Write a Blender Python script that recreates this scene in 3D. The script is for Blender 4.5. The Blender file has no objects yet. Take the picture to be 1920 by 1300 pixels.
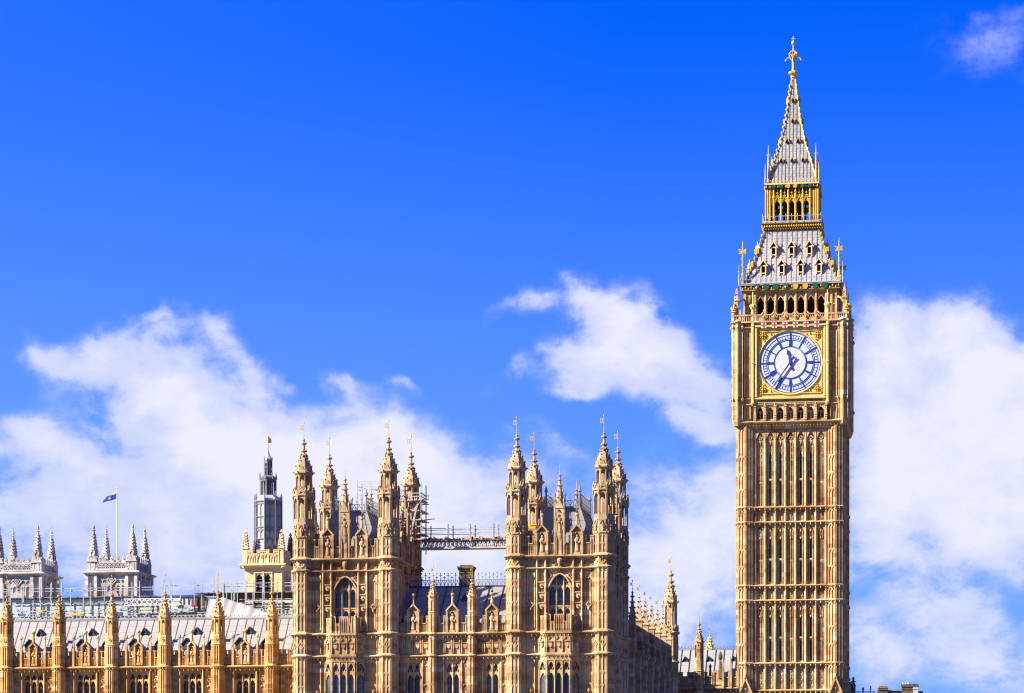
import bpy, math, random
from mathutils import Matrix, Vector
R = math.radians
random.seed(7)
sc = bpy.context.scene
COL = sc.collection
PI = math.pi

# ------------------------------------------------------------------ camera, light, sky
FPX, HORIZON, EYE = 5000.0, 1520.0, 4.0          # focal length in photo pixels, horizon row, eye height
TH = math.atan(811 / 5000)
cd = bpy.data.cameras.new('camera')
cd.sensor_width = 36.0
cd.lens = 36.0 * FPX / 1920
cd.shift_y = (HORIZON - 650) / 1920
sc.cycles.filter_width = 1.15
cd.clip_start, cd.clip_end = 1.0, 20000.0
cam = bpy.data.objects.new('camera', cd)
cam.location = (0, 0, EYE)
cam.rotation_euler = (R(90), 0, TH)
COL.objects.link(cam)
sc.camera = cam

SUN_PHI, SUN_EL = R(64), R(35)                   # sun stands left of the river front's normal
S = Vector((-math.sin(SUN_PHI) * math.cos(SUN_EL), -math.cos(SUN_PHI) * math.cos(SUN_EL), math.sin(SUN_EL)))
sl = bpy.data.lights.new('sun', 'SUN')
sl.energy = 5.0
sl.angle = R(0.5)
sl.color = (1.0, 0.93, 0.82)
so = bpy.data.objects.new('sun', sl)
so.rotation_euler = (-S).to_track_quat('-Z', 'Y').to_euler()
COL.objects.link(so)

vs = sc.view_settings
vs.view_transform = 'Standard'
vs.look = 'None'
vs.gamma = 1.0
vs.exposure = 1.78

class NT:
    """tiny node-graph helper"""
    def __init__(s, tree):
        s.t = tree
        tree.nodes.clear()
    def n(s, typ, **kw):
        nd = s.t.nodes.new(typ)
        for k, v in kw.items():
            setattr(nd, k, v)
        return nd
    def put(s, sock, v):
        if isinstance(v, (int, float)):
            sock.default_value = v
        elif isinstance(v, (tuple, list)):
            sock.default_value = tuple(v) + ((1.0,) if len(sock.default_value) == 4 and len(v) == 3 else ())
        else:
            s.t.links.new(v, sock)
    def m(s, op, a, b=None, c=None, clamp=False):
        nd = s.n('ShaderNodeMath', operation=op, use_clamp=clamp)
        for i, v in enumerate((a, b, c)):
            if v is not None:
                s.put(nd.inputs[i], v)
        return nd.outputs[0]
    def v(s, op, a, b=None):
        nd = s.n('ShaderNodeVectorMath', operation=op)
        s.put(nd.inputs[0], a)
        if b is not None:
            s.put(nd.inputs[1], b)
        return nd.outputs['Value' if op in ('DOT_PRODUCT', 'LENGTH') else 'Vector']
    def mix(s, fac, a, b, blend='MIX'):
        nd = s.n('ShaderNodeMix', data_type='RGBA', blend_type=blend)
        s.put(nd.inputs[0], fac); s.put(nd.inputs[6], a); s.put(nd.inputs[7], b)
        return nd.outputs[2]
    def noise(s, vec, scale, detail=4, rough=0.55, dist=0.0, out=0):
        nd = s.n('ShaderNodeTexNoise')
        s.put(nd.inputs['Vector'], vec)
        nd.inputs['Scale'].default_value = scale
        nd.inputs['Detail'].default_value = detail
        nd.inputs['Roughness'].default_value = rough
        nd.inputs['Distortion'].default_value = dist
        return nd.outputs[out]
    def ramp(s, fac, stops, interp='LINEAR'):
        nd = s.n('ShaderNodeValToRGB')
        cr = nd.color_ramp
        cr.interpolation = interp
        while len(cr.elements) < len(stops):
            cr.elements.new(0.5)
        for e, (p, c) in zip(cr.elements, stops):
            e.position = p
            e.color = (c[0], c[1], c[2], 1) if isinstance(c, (tuple, list)) else (c, c, c, 1)
        s.put(nd.inputs[0], fac)
        return nd.outputs[0]
    def smooth(s, x, a, b):
        nd = s.n('ShaderNodeMapRange', interpolation_type='SMOOTHSTEP')
        s.put(nd.inputs[0], x); nd.inputs[1].default_value = a; nd.inputs[2].default_value = b
        return nd.outputs[0]

def build_world():
    w = bpy.data.worlds.new('World')
    sc.world = w
    w.use_nodes = True
    g = NT(w.node_tree)
    d = g.v('NORMALIZE', g.n('ShaderNodeTexCoord').outputs['Generated'])
    sep = g.n('ShaderNodeSeparateXYZ'); g.put(sep.inputs[0], d)
    X, Y, Z = sep.outputs
    # clear sky, looked up higher than the true elevation: the air that day was very clear and deep blue
    zz = g.m('MULTIPLY_ADD', g.m('MAXIMUM', Z, 0.0), 1.75, 0.19)
    cmb = g.n('ShaderNodeCombineXYZ'); g.put(cmb.inputs[0], X); g.put(cmb.inputs[1], Y); g.put(cmb.inputs[2], zz)
    sky = g.n('ShaderNodeTexSky', sky_type='NISHITA', sun_disc=False)
    sky.sun_elevation = SUN_EL
    sky.sun_rotation = math.atan2(S.x, S.y)
    sky.altitude = 800; sky.air_density = 1.0; sky.dust_density = 0.3; sky.ozone_density = 4.0
    g.put(sky.inputs['Vector'], g.v('NORMALIZE', cmb.outputs[0]))
    hs = g.n('ShaderNodeHueSaturation')
    g.put(hs.inputs['Color'], g.mix(1.0, sky.outputs[0], SKY_TINT, 'MULTIPLY'))
    hs.inputs['Hue'].default_value = SKY_HUE
    hs.inputs['Saturation'].default_value = SKY_SAT
    hs.inputs['Value'].default_value = SKY_VAL
    # clouds, placed by azimuth and elevation
    az = g.m('ARCTAN2', X, Y)
    el = g.m('ARCSINE', Z)
    P0 = g.n('ShaderNodeCombineXYZ'); g.put(P0.inputs[0], az); g.put(P0.inputs[1], el)
    big = g.noise(P0.outputs[0], 13, 3, 0.5, out=1)
    warp = g.v('MULTIPLY', g.v('SUBTRACT', big, (0.5, 0.5, 0.5)), (0.075, 0.05, 0.0))
    mid = g.noise(P0.outputs[0], 48, 4, 0.55, out=1)
    warp2 = g.v('MULTIPLY', g.v('SUBTRACT', mid, (0.5, 0.5, 0.5)), (0.026, 0.02, 0.0))
    Pv = g.v('ADD', g.v('ADD', P0.outputs[0], warp), warp2)
    acc = 0.0
    for cx, cy, rx, ry, ang, wt in CLOUDS:
        u = (cx - 960) / FPX
        a0 = math.atan(u) - TH
        e0 = math.atan((HORIZON - cy) / FPX * math.cos(math.atan(u)))
        c, s_ = math.cos(R(ang)), math.sin(R(ang))
        ax, ay = FPX / rx, FPX / ry
        q = g.v('SUBTRACT', Pv, (a0, e0, 0.0))
        a = g.v('DOT_PRODUCT', q, (c * ax, s_ * ax, 0.0))
        b = g.v('DOT_PRODUCT', q, (-s_ * ay, c * ay, 0.0))
        qq = g.m('MULTIPLY_ADD', a, a, g.m('MULTIPLY', b, b))
        acc = g.m('MULTIPLY_ADD', g.m('POWER', 0.3679, qq), wt, acc)
    st = g.v('MULTIPLY', P0.outputs[0], (1.0, 1.5, 1.0))
    f1 = g.noise(st, 34, 10, 0.66, 0.25)
    f2 = g.noise(g.v('ADD', st, (3.1, 1.7, 0.4)), 9, 6, 0.55)
    dens = g.m('MULTIPLY_ADD', g.m('MULTIPLY', acc, 1.4, clamp=True), g.m('MULTIPLY_ADD', f1, 3.3, -1.66), acc)
    # overhead and behind the camera: broken fair-weather cloud
    up = g.smooth(el, 0.42, 0.7)
    dens = g.m('ADD', dens, g.m('MULTIPLY', up, g.m('MULTIPLY_ADD', f2, 3.0, -1.75)))
    back = g.smooth(Y, 0.3, -0.3)
    dens = g.m('ADD', dens, g.m('MULTIPLY', back, g.m('MULTIPLY_ADD', f2, 3.0, -1.75)))
    al = g.smooth(dens, 0.08, 1.2)
    thick = g.smooth(g.m('ADD', dens, g.m('MULTIPLY_ADD', f2, 2.0, -1.0)), 0.75, 2.2)
    ccol = g.mix(thick, CLOUD_THIN, CLOUD_THICK)
    lowhaze = g.m('MULTIPLY_ADD', g.smooth(el, 0.30, 0.02), 0.78, g.m('MULTIPLY', g.m('SUBTRACT', -0.12, az), 0.35, clamp=True), clamp=True)
    base = g.mix(lowhaze, hs.outputs[0], CLOUD_HAZE)
    out = g.mix(g.m('MULTIPLY', al, 0.97), base, ccol)
    bg = g.n('ShaderNodeBackground')
    g.put(bg.inputs['Color'], out)
    bg.inputs['Strength'].default_value = 0.05
    wo = g.n('ShaderNodeOutputWorld')
    g.put(wo.inputs[0], bg.outputs[0])

SKY_HUE, SKY_SAT, SKY_VAL, SKY_TINT = 0.522, 1.32, 2.3, (0.67, 0.79, 1.0)
CLOUD_THIN, CLOUD_THICK, CLOUD_HAZE = (3.75, 4.1, 5.7), (5.1, 5.15, 5.85), (1.4, 2.75, 6.2)
CLOUDS = [  # photo column, row, half sizes, tilt, weight (turned into azimuth and elevation above)
    (190, 690, 120, 28, -22, 1.0), (285, 580, 40, 14, 20, 0.4), (315, 590, 50, 20, 20, 0.62), (390, 585, 36, 30, -50, 0.75), (435, 650, 42, 62, 35, 0.8),
    (275, 640, 50, 45, 0, 0.6), (310, 695, 100, 46, -10, 0.9), (355, 640, 40, 40, 0, 0.3), (470, 705, 60, 34, -30, 0.8), (110, 652, 60, 12, -8, 0.4),
    (320, 780, 140, 60, -10, 1.1), (300, 860, 130, 80, 0, 1.1), (430, 810, 150, 60, -15, 1.1), (530, 850, 150, 80, 0, 1.1), (650, 870, 150, 75, 0, 1.1),
    (740, 830, 130, 55, -12, 0.95), (860, 875, 110, 60, -28, 1.0), (60, 850, 110, 40, -22, 0.95), (130, 900, 120, 36, -15, 0.7), (40, 960, 90, 50, 0, 0.7),
    (330, 990, 260, 80, 0, 1.0), (870, 990, 170, 100, 0, 1.1), (700, 980, 160, 70, 0, 1.0), (530, 680, 36, 16, 0, 0.5), (640, 668, 18, 34, 30, 0.5),
    (690, 700, 60, 34, -10, 0.62), (790, 706, 42, 16, -20, 0.6), (650, 742, 80, 24, -5, 0.55),
    (985, 572, 55, 26, 0, 0.9), (1070, 545, 50, 28, -30, 0.9), (1130, 600, 90, 50, -20, 1.0), (1220, 600, 85, 55, -20, 1.05), (1180, 640, 110, 50, -15, 0.6), (1290, 640, 70, 50, -40, 1.0),
    (1060, 672, 70, 36, 10, 0.9), (1005, 690, 55, 32, 0, 0.75), (1150, 668, 80, 44, 0, 0.9), (1060, 722, 50, 18, 10, 0.55), (1230, 722, 80, 40, -30, 0.85),
    (1300, 782, 60, 34, -40, 0.8), (1350, 700, 50, 80, 0, 0.9), (1350, 815, 36, 22, 0, 0.7), (1050, 830, 70, 16, -35, 0.4),
    (1640, 690, 60, 55, 0, 1.0), (1740, 660, 120, 55, 5, 1.15), (1870, 665, 110, 60, -4, 1.15), (1900, 780, 90, 100, 0, 1.0), (1640, 790, 80, 90, 0, 1.05), (1790, 790, 170, 110, -10, 1.2),
    (1660, 920, 110, 100, 0, 1.1), (1800, 940, 150, 80, -10, 1.0), (1880, 1000, 110, 90, -10, 1.0), (1640, 1060, 80, 50, 0, 0.8),
    (1330, 960, 80, 90, -25, 0.85), (1250, 1060, 140, 100, 0, 0.95), (1250, 1190, 160, 80, 0, 1.0), (1650, 1215, 80, 55, 0, 1.05),
    (1800, 1165, 130, 46, -20, 0.7), (1860, 1250, 120, 60, 0, 0.8), (300, 1080, 240, 45, 0, 0.8), (850, 1075, 170, 60, 0, 1.05), (1850, 112, 100, 50, -8, 0.42),
    (1900, 55, 40, 18, 0, 0.32), (1760, 1000, 240, 280, 0, 0.35), (1250, 1050, 170, 200, 0, 0.4), (330, 980, 520, 150, 0, 0.4), (870, 830, 220, 60, -20, 0.25)]
build_world()

# ------------------------------------------------------------------ measuring: photo pixel on a plane of known distance -> metres
def ray(px, Y):
    u = (px - 960) / FPX
    return (-math.sin(TH) + math.cos(TH) * u) / (math.cos(TH) + math.sin(TH) * u) * Y, Y / (math.cos(TH) + math.sin(TH) * u) / FPX
def mx(px, Y): return ray(px, Y)[0]
def mz(px, py, Y): return EYE + (HORIZON - py) * ray(px, Y)[1]

# ------------------------------------------------------------------ materials
def principled(name):
    mt = bpy.data.materials.new(name)
    mt.use_nodes = True
    g = NT(mt.node_tree)
    bs = g.n('ShaderNodeBsdfPrincipled')
    out = g.n('ShaderNodeOutputMaterial')
    g.put(out.inputs[0], bs.outputs[0])
    pos = g.n('ShaderNodeNewGeometry').outputs['Position']
    return mt, g, bs, pos

ALB = 0.66                                       # quarry stone is a mid-toned thing: scale of all stone and roof colours
def alb(c, k=1.0): return tuple(x * (ALB if k == 1.0 else k) for x in c)

def stone(name, tones, pale, block=(1.05, 1.05, 0.42), soot=0.6, pale_at=0.982, patch=None, bump=0.25, aloft=None):
    tones = [alb(c) for c in tones]; pale = alb(pale); patch = alb(patch) if patch else None
    mt, g, bs, pos = principled(name)
    off = g.v('ADD', pos, (0.137, 0.211, 0.093))
    sn = g.n('ShaderNodeVectorMath', operation='SNAP')
    g.put(sn.inputs[0], off); sn.inputs[1].default_value = block
    wn = g.n('ShaderNodeTexWhiteNoise', noise_dimensions='3D'); g.put(wn.inputs[0], sn.outputs[0])
    big = g.noise(pos, 0.16, 3, 0.6)
    tone = g.m('ADD', g.m('MULTIPLY', wn.outputs[0], 0.62), g.m('MULTIPLY_ADD', big, 1.4, -0.5))
    c = g.ramp(tone, [(0.0, tones[0]), (0.5, tones[1]), (1.0, tones[2])])
    wn2 = g.n('ShaderNodeTexWhiteNoise', noise_dimensions='3D'); g.put(wn2.inputs[0], g.v('ADD', sn.outputs[0], (11.3, 5.1, 2.2)))
    c = g.mix(g.m('GREATER_THAN', wn2.outputs[0], pale_at), c, pale)
    st = g.noise(g.v('MULTIPLY', pos, (2.0, 2.0, 0.2)), 1.0, 6, 0.68)
    streak = g.smooth(st, 0.52, 0.78)
    fine = g.noise(pos, 3.2, 4, 0.65)
    dirt = g.m('MULTIPLY', g.m('ADD', g.m('MULTIPLY', streak, 0.95), g.smooth(fine, 0.52, 0.8)), soot, clamp=True)
    c = g.mix(dirt, c, (tones[0][0] * 0.30, tones[0][1] * 0.33, tones[0][2] * 0.42))
    if patch:
        p = g.smooth(g.noise(g.v('MULTIPLY', pos, (1.0, 1.0, 0.5)), 0.34, 4, 0.6), 0.5, 0.68)
        c = g.mix(g.m('MULTIPLY', p, 0.8), c, patch)
    if aloft:                                           # weather-greyed stone on the exposed upper stages
        sz = g.n('ShaderNodeSeparateXYZ'); g.put(sz.inputs[0], pos)
        up = g.m('MULTIPLY', g.smooth(sz.outputs[2], aloft[0], aloft[1]), g.smooth(g.noise(pos, 0.7, 4, 0.65), 0.25, 0.6))
        c = g.mix(g.m('MULTIPLY', up, aloft[2]), c, alb(aloft[3]))
    g.put(bs.inputs['Base Color'], c)
    bs.inputs['Roughness'].default_value = 0.9
    bs.inputs['Specular IOR Level'].default_value = 0.15
    bp = g.n('ShaderNodeBump'); bp.inputs['Strength'].default_value = bump; bp.inputs['Distance'].default_value = 0.05
    g.put(bp.inputs['Height'], g.noise(pos, 6.0, 3, 0.6))
    g.put(bs.inputs['Normal'], bp.outputs[0])
    return mt

def plain(name, col, rough=0.6, metal=0.0, var=0.2, scale=2.0, spec=0.4, col2=None):
    col = tuple(x * 0.66 for x in col)
    mt, g, bs, pos = principled(name)
    nz = g.noise(pos, scale, 5, 0.6)
    dark = col2 or tuple(x * (1 - var) for x in col)
    g.put(bs.inputs['Base Color'], g.ramp(nz, [(0.3, dark), (0.7, col)]))
    bs.inputs['Roughness'].default_value = rough
    bs.inputs['Metallic'].default_value = metal
    bs.inputs['Specular IOR Level'].default_value = spec
    return mt

def sheet_roof(name, a, b, width, course, axis=0, lapdark=0.75, rough=0.5):
    """metal roofing laid in sheets: every sheet its own tone, thin dark lap lines"""
    a, b = alb(a), alb(b)
    mt, g, bs, pos = principled(name)
    sn = g.n('ShaderNodeVectorMath', operation='SNAP')
    size = (width, 50.0, course) if axis == 0 else (50.0, width, course)
    off = g.v('ADD', pos, (0.07, 0.31, 0.03))
    g.put(sn.inputs[0], off); sn.inputs[1].default_value = size
    wn = g.n('ShaderNodeTexWhiteNoise', noise_dimensions='3D'); g.put(wn.inputs[0], sn.outputs[0])
    c = g.mix(g.m('MULTIPLY_ADD', g.noise(pos, 0.8, 4, 0.6), 0.5, g.m('MULTIPLY_ADD', wn.outputs[0], 0.6, -0.05)), a, b)
    sp = g.n('ShaderNodeSeparateXYZ'); g.put(sp.inputs[0], off)
    lap = g.m('LESS_THAN', g.m('FRACT', g.m('DIVIDE', sp.outputs[2], course)), 0.08)
    c = g.mix(g.m('MULTIPLY', lap, 1 - lapdark), c, (0.02, 0.02, 0.025))
    g.put(bs.inputs['Base Color'], c)
    bs.inputs['Roughness'].default_value = rough
    bs.inputs['Specular IOR Level'].default_value = 0.3
    bp = g.n('ShaderNodeBump'); bp.inputs['Strength'].default_value = 0.3; bp.inputs['Distance'].default_value = 0.08
    g.put(bp.inputs['Height'], g.noise(pos, 1.5, 3, 0.6))
    g.put(bs.inputs['Normal'], bp.outputs[0])
    return mt

def tile_roof(name):
    """cast iron tiles: pointed scales in staggered rows, worn grey-white paint"""
    mt, g, bs, pos = principled(name)
    sp = g.n('ShaderNodeSeparateXYZ'); g.put(sp.inputs[0], g.v('ADD', pos, (0.0, 0.0, 0.2)))
    u = g.m('ADD', sp.outputs[0], g.m('MULTIPLY', sp.outputs[1], 1.0))
    row = g.m('FLOOR', g.m('DIVIDE', sp.outputs[2], 0.36))
    fx = g.m('PINGPONG', g.m('ADD', g.m('DIVIDE', u, 0.6), g.m('MULTIPLY', row, 0.5)), 0.5)
    fz = g.m('FRACT', g.m('DIVIDE', sp.outputs[2], 0.36))
    edge = g.smooth(g.m('SUBTRACT', fz, g.m('MULTIPLY', fx, 0.9)), 0.22, 0.02)
    nz = g.noise(pos, 1.4, 5, 0.65)
    c = g.ramp(nz, [(0.25, alb((0.30, 0.27, 0.245))), (0.5, alb((0.41, 0.38, 0.36))), (0.75, alb((0.485, 0.46, 0.44)))])
    c = g.mix(g.m('MULTIPLY', edge, 0.35), c, (0.16, 0.15, 0.15))
    g.put(bs.inputs['Base Color'], c)
    bs.inputs['Roughness'].default_value = 0.6
    bs.inputs['Specular IOR Level'].default_value = 0.25
    bp = g.n('ShaderNodeBump'); bp.inputs['Strength'].default_value = 0.5; bp.inputs['Distance'].default_value = 0.06
    g.put(bp.inputs['Height'], g.m('MULTIPLY_ADD', edge, -1.0, nz))
    g.put(bs.inputs['Normal'], bp.outputs[0])
    return mt

def glass(name, col, lead=True):
    mt, g, bs, pos = principled(name)
    sp = g.n('ShaderNodeSeparateXYZ'); g.put(sp.inputs[0], pos)
    nz = g.noise(pos, 0.9, 3, 0.6)
    c = g.ramp(nz, [(0.35, tuple(x * 0.45 for x in col)), (0.65, col)])
    if lead:
        gz = g.m('LESS_THAN', g.m('FRACT', g.m('DIVIDE', sp.outputs[2], 0.46)), 0.09)
        gx = g.m('LESS_THAN', g.m('FRACT', g.m('DIVIDE', g.m('ADD', sp.outputs[0], sp.outputs[1]), 0.27)), 0.12)
        ln = g.m('MAXIMUM', gz, gx)
        c = g.mix(ln, c, (0.012, 0.012, 0.014))
        g.put(bs.inputs['Roughness'], g.m('MULTIPLY_ADD', ln, 0.6, 0.12))
    else:
        bs.inputs['Roughness'].default_value = 0.15
    g.put(bs.inputs['Base Color'], c)
    bs.inputs['Specular IOR Level'].default_value = 0.45
    bp = g.n('ShaderNodeBump'); bp.inputs['Strength'].default_value = 0.25; bp.inputs['Distance'].default_value = 0.1
    g.put(bp.inputs['Height'], g.noise(pos, 1.7, 2, 0.5))
    g.put(bs.inputs['Normal'], bp.outputs[0])
    return mt

def gilt(name, col, dark):
    col, dark = tuple(x * 0.72 for x in col), tuple(x * 0.72 for x in dark)
    mt, g, bs, pos = principled(name)
    nz = g.noise(pos, 5.0, 4, 0.65)
    g.put(bs.inputs['Base Color'], g.ramp(nz, [(0.3, dark), (0.6, col)]))
    bs.inputs['Metallic'].default_value = 0.35
    bs.inputs['Roughness'].default_value = 0.42
    return mt

M = {
 'stone': stone('limestone', [(0.31, 0.168, 0.075), (0.60, 0.375, 0.178), (0.75, 0.54, 0.295)], (0.70, 0.56, 0.36), aloft=(25.0, 32.0, 0.62, (0.34, 0.24, 0.15))),
 'tower': stone('tower_limestone', [(0.35, 0.18, 0.075), (0.61, 0.375, 0.162), (0.74, 0.52, 0.275)], (0.70, 0.60, 0.46), block=(0.62, 0.62, 0.55), soot=0.5, pale_at=0.982),
 'wing': stone('orange_limestone', [(0.44, 0.22, 0.07), (0.72, 0.41, 0.14), (0.80, 0.52, 0.235)], (0.72, 0.57, 0.35), soot=0.5, aloft=(19.5, 23.5, 0.5, (0.40, 0.26, 0.14))),
 'pale': stone('pale_limestone', [(0.78, 0.51, 0.23), (0.93, 0.64, 0.32), (0.96, 0.70, 0.40)], (0.78, 0.68, 0.48), soot=0.12),
 'church': stone('white_limestone', [(0.38, 0.345, 0.315), (0.61, 0.56, 0.51), (0.70, 0.65, 0.59)], (0.78, 0.74, 0.70), soot=0.85, patch=(0.40, 0.27, 0.17), block=(1.4, 1.4, 0.7)),
 'soot': stone('sooty_brick', [(0.10, 0.075, 0.05), (0.17, 0.125, 0.08), (0.24, 0.18, 0.11)], (0.3, 0.26, 0.2), block=(0.45, 0.45, 0.15)),
 'lead': sheet_roof('lead_sheet', (0.26, 0.235, 0.225), (0.36, 0.33, 0.315), 1.35, 1.05, lapdark=0.6),
 'paleroof': sheet_roof('pale_iron_sheet', (0.32, 0.295, 0.265), (0.39, 0.365, 0.335), 1.25, 0.62, lapdark=0.72),
 'tiles': tile_roof('iron_tiles'),
 'seam': plain('dark_seam', (0.06, 0.06, 0.066), 0.6),
 'tileseam': plain('roof_roll', (0.19, 0.175, 0.165), 0.6),
 'iron': plain('grey_iron', (0.26, 0.255, 0.26), 0.5),
 'lantern': plain('slate_grey_iron', (0.20, 0.195, 0.205), 0.5, var=0.35, scale=1.2),
 'lanternlight': plain('weathered_iron_panel', (0.50, 0.48, 0.47), 0.55, var=0.3, scale=1.0),
 'gold': gilt('gilding', (0.85, 0.54, 0.09), (0.55, 0.29, 0.03)),
 'goldpale': plain('gilded_stone', (0.92, 0.63, 0.185), 0.5, var=0.28, scale=3.0),
 'golddeep': plain('gilded_iron', (0.80, 0.46, 0.035), 0.45, var=0.3, scale=3.0, metal=0.15),
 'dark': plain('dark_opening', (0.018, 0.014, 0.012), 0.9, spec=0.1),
 'louvre': plain('dark_interior', (0.060, 0.040, 0.028), 0.8, scale=6.0),  # dark tone paints the unlit interiors of belfry and lantern
 'glass': glass('leaded_glass', (0.022, 0.028, 0.042)),
 'skyglass': glass('leaded_glass_painted_sky', (0.06, 0.095, 0.13)),  # bluer base colour stands in for sky reflected in the panes
 'slit': plain('slit_glass', (0.030, 0.028, 0.034), 0.45, var=0.4, spec=0.25),
 'dial': plain('opal_glass', (0.60, 0.66, 0.80), 0.5, var=0.06, scale=1.5, spec=0.15),
 'dialblue': plain('blue_paint', (0.012, 0.04, 0.34), 0.45, var=0.2),
 'white': plain('white_paint', (0.80, 0.79, 0.78), 0.5, var=0.06),
 'red': plain('red_paint', (0.62, 0.03, 0.045), 0.5, var=0.1),
 'green': plain('green_enamel', (0.008, 0.10, 0.055), 0.4, var=0.2),
 'bronze': plain('dark_bronze', (0.075, 0.045, 0.018), 0.6),
 'steel': plain('galvanised_tube', (0.62, 0.61, 0.60), 0.5, var=0.4, metal=0.1),
 'rust': plain('rusty_board', (0.85, 0.54, 0.39), 0.8, var=0.45, scale=1.4),
 'board': plain('timber_board', (0.36, 0.27, 0.13), 0.8, var=0.45, scale=1.8),
 'panel': plain('pale_green_sheet', (0.56, 0.63, 0.58), 0.6, var=0.2, scale=0.5),
 'cream': plain('cream_sheet', (0.66, 0.66, 0.50), 0.6, var=0.15, scale=0.5),
 'tarp': plain('white_tarpaulin', (0.50, 0.48, 0.43), 0.7, var=0.2, scale=0.7),
 'yellow': plain('yellow_plastic', (0.85, 0.52, 0.03), 0.5),
 'lime': plain('lime_strip', (0.62, 0.72, 0.03), 0.5),
 'bluebox': plain('blue_plastic', (0.05, 0.14, 0.48), 0.5),
 'flagblue': plain('flag_blue', (0.010, 0.030, 0.30), 0.8, var=0.15),
 'flagyellow': plain('flag_yellow', (0.85, 0.58, 0.03), 0.8, var=0.1),
 'pot': plain('terracotta', (0.50, 0.24, 0.13), 0.8),
 'water': plain('river_water', (0.05, 0.045, 0.035), 0.25, var=0.3, scale=0.3),
 'ground': plain('paving', (0.22, 0.20, 0.17), 0.9, var=0.3, scale=0.1),
}

# ------------------------------------------------------------------ mesh builder
class MB:
    def __init__(s):
        s.V, s.F = [], []
        s.T = Matrix.Identity(4)
        s.st = []
    def push(s, m):
        s.st.append(s.T.copy()); s.T = s.T @ m; return s
    def pop(s):
        s.T = s.st.pop(); return s
    def at(s, x=0, y=0, z=0, rot=0):
        m = Matrix.Translation((x, y, z)) @ Matrix.Rotation(rot, 4, 'Z')
        if abs(abs(rot) - PI / 2) < 1e-6 or abs(rot - 1.5 * PI) < 1e-6:   # side faces a hair smaller, so corners never lie flush
            m = m @ Matrix.Diagonal((0.9985, 0.9985, 0.9999, 1))
        return s.push(m)
    def add(s, vs_, fs_):
        b = len(s.V)
        T = s.T
        s.V.extend([tuple(T @ Vector(v)) for v in vs_])
        s.F.extend([tuple(b + i for i in f) for f in fs_])
    def box(s, x0, x1, y0, y1, z0, z1):
        s.add([(x0, y0, z0), (x1, y0, z0), (x1, y1, z0), (x0, y1, z0), (x0, y0, z1), (x1, y0, z1), (x1, y1, z1), (x0, y1, z1)],
              [(0, 1, 5, 4), (1, 2, 6, 5), (2, 3, 7, 6), (3, 0, 4, 7), (4, 5, 6, 7), (3, 2, 1, 0)])
    def slab(s, pts, y0, y1):
        """polygon in x,z, counter-clockwise seen from the front (-y), given thickness in y"""
        n = len(pts)
        s.add([(x, y0, z) for x, z in pts] + [(x, y1, z) for x, z in pts],
              [tuple(range(n)), tuple(reversed(range(n, 2 * n)))] + [(i, n + i, n + (i + 1) % n, (i + 1) % n) for i in range(n)])
    def plan(s, pts, z0, z1):
        """polygon in x,y given height"""
        n = len(pts)
        s.add([(x, y, z0) for x, y in pts] + [(x, y, z1) for x, y in pts],
              [tuple(reversed(range(n))), tuple(range(n, 2 * n))] + [(i, (i + 1) % n, n + (i + 1) % n, n + i) for i in range(n)])
    def lathe(s, prof, n=8, rot=None, cx=0, cy=0):
        """n-sided rings (r is across-corner radius); rot turns the first corner"""
        if rot is None:
            rot = PI / n
        vs_, fs_ = [], []
        for r, z in prof:
            for k in range(n):
                a = rot + 2 * PI * k / n - PI / 2
                vs_.append((cx + r * math.cos(a), cy + r * math.sin(a), z))
        for i in range(len(prof) - 1):
            for k in range(n):
                k2 = (k + 1) % n
                fs_.append((i * n + k, i * n + k2, (i + 1) * n + k2, (i + 1) * n + k))
        fs_.append(tuple(reversed(range(n))))
        fs_.append(tuple(range((len(prof) - 1) * n, len(prof) * n)))
        s.add(vs_, fs_)
    def oct(s, prof, cx=0, cy=0):
        """octagon with flat sides to the front; r is half the width across flats"""
        s.lathe([(r / math.cos(PI / 8), z) for r, z in prof], 8, PI / 8, cx, cy)
    def sq(s, prof, cx=0, cy=0):
        s.lathe([(r * math.sqrt(2), z) for r, z in prof], 4, PI / 4, cx, cy)
    def bar(s, p, q, w, w2=None):
        p, q = Vector(p), Vector(q)
        d = (q - p)
        if d.length < 1e-6: return
        d.normalize()
        up = Vector((0, 0, 1)) if abs(d.z) < 0.9 else Vector((0, 1, 0))
        a = d.cross(up).normalized()
        b = a.cross(d).normalized()
        h = w / 2; k = (w2 or w) / 2
        if abs(d.z) < 0.9: h, k = k, h                    # w2 is the depth along y for bars lying in a facade
        c = [(-h, -k), (h, -k), (h, k), (-h, k)]
        s.add([tuple(p + a * i + b * j) for i, j in c] + [tuple(q + a * i + b * j) for i, j in c],
              [(3, 2, 1, 0), (4, 5, 6, 7), (0, 1, 5, 4), (1, 2, 6, 5), (2, 3, 7, 6), (3, 0, 4, 7)])
    def rib(s, x, w, yf, yb, z0, z1):
        """moulded upright: comes forward to an edge, with a chamfer each side"""
        ym = yf + min(w * 0.45, (yb - yf) * 0.7)
        s.plan([(x - w / 2, yb), (x - w / 2, ym), (x - w * 0.06, yf), (x + w * 0.06, yf), (x + w / 2, ym), (x + w / 2, yb)], z0, z1)
    def knob(s, x, y, z, r, h=None):
        h = h or r
        s.add([(x - r, y, z), (x, y - r, z), (x + r, y, z), (x, y + r, z), (x, y, z + h), (x, y, z - h)],
              [(0, 1, 4), (1, 2, 4), (2, 3, 4), (3, 0, 4), (1, 0, 5), (2, 1, 5), (3, 2, 5), (0, 3, 5)])
    def ball(s, x, y, z, r, n=8):
        s.lathe([(r * 0.05, z - r), (r * 0.7, z - r * 0.7), (r, z), (r * 0.7, z + r * 0.7), (r * 0.05, z + r)], n, None, x, y)
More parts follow.
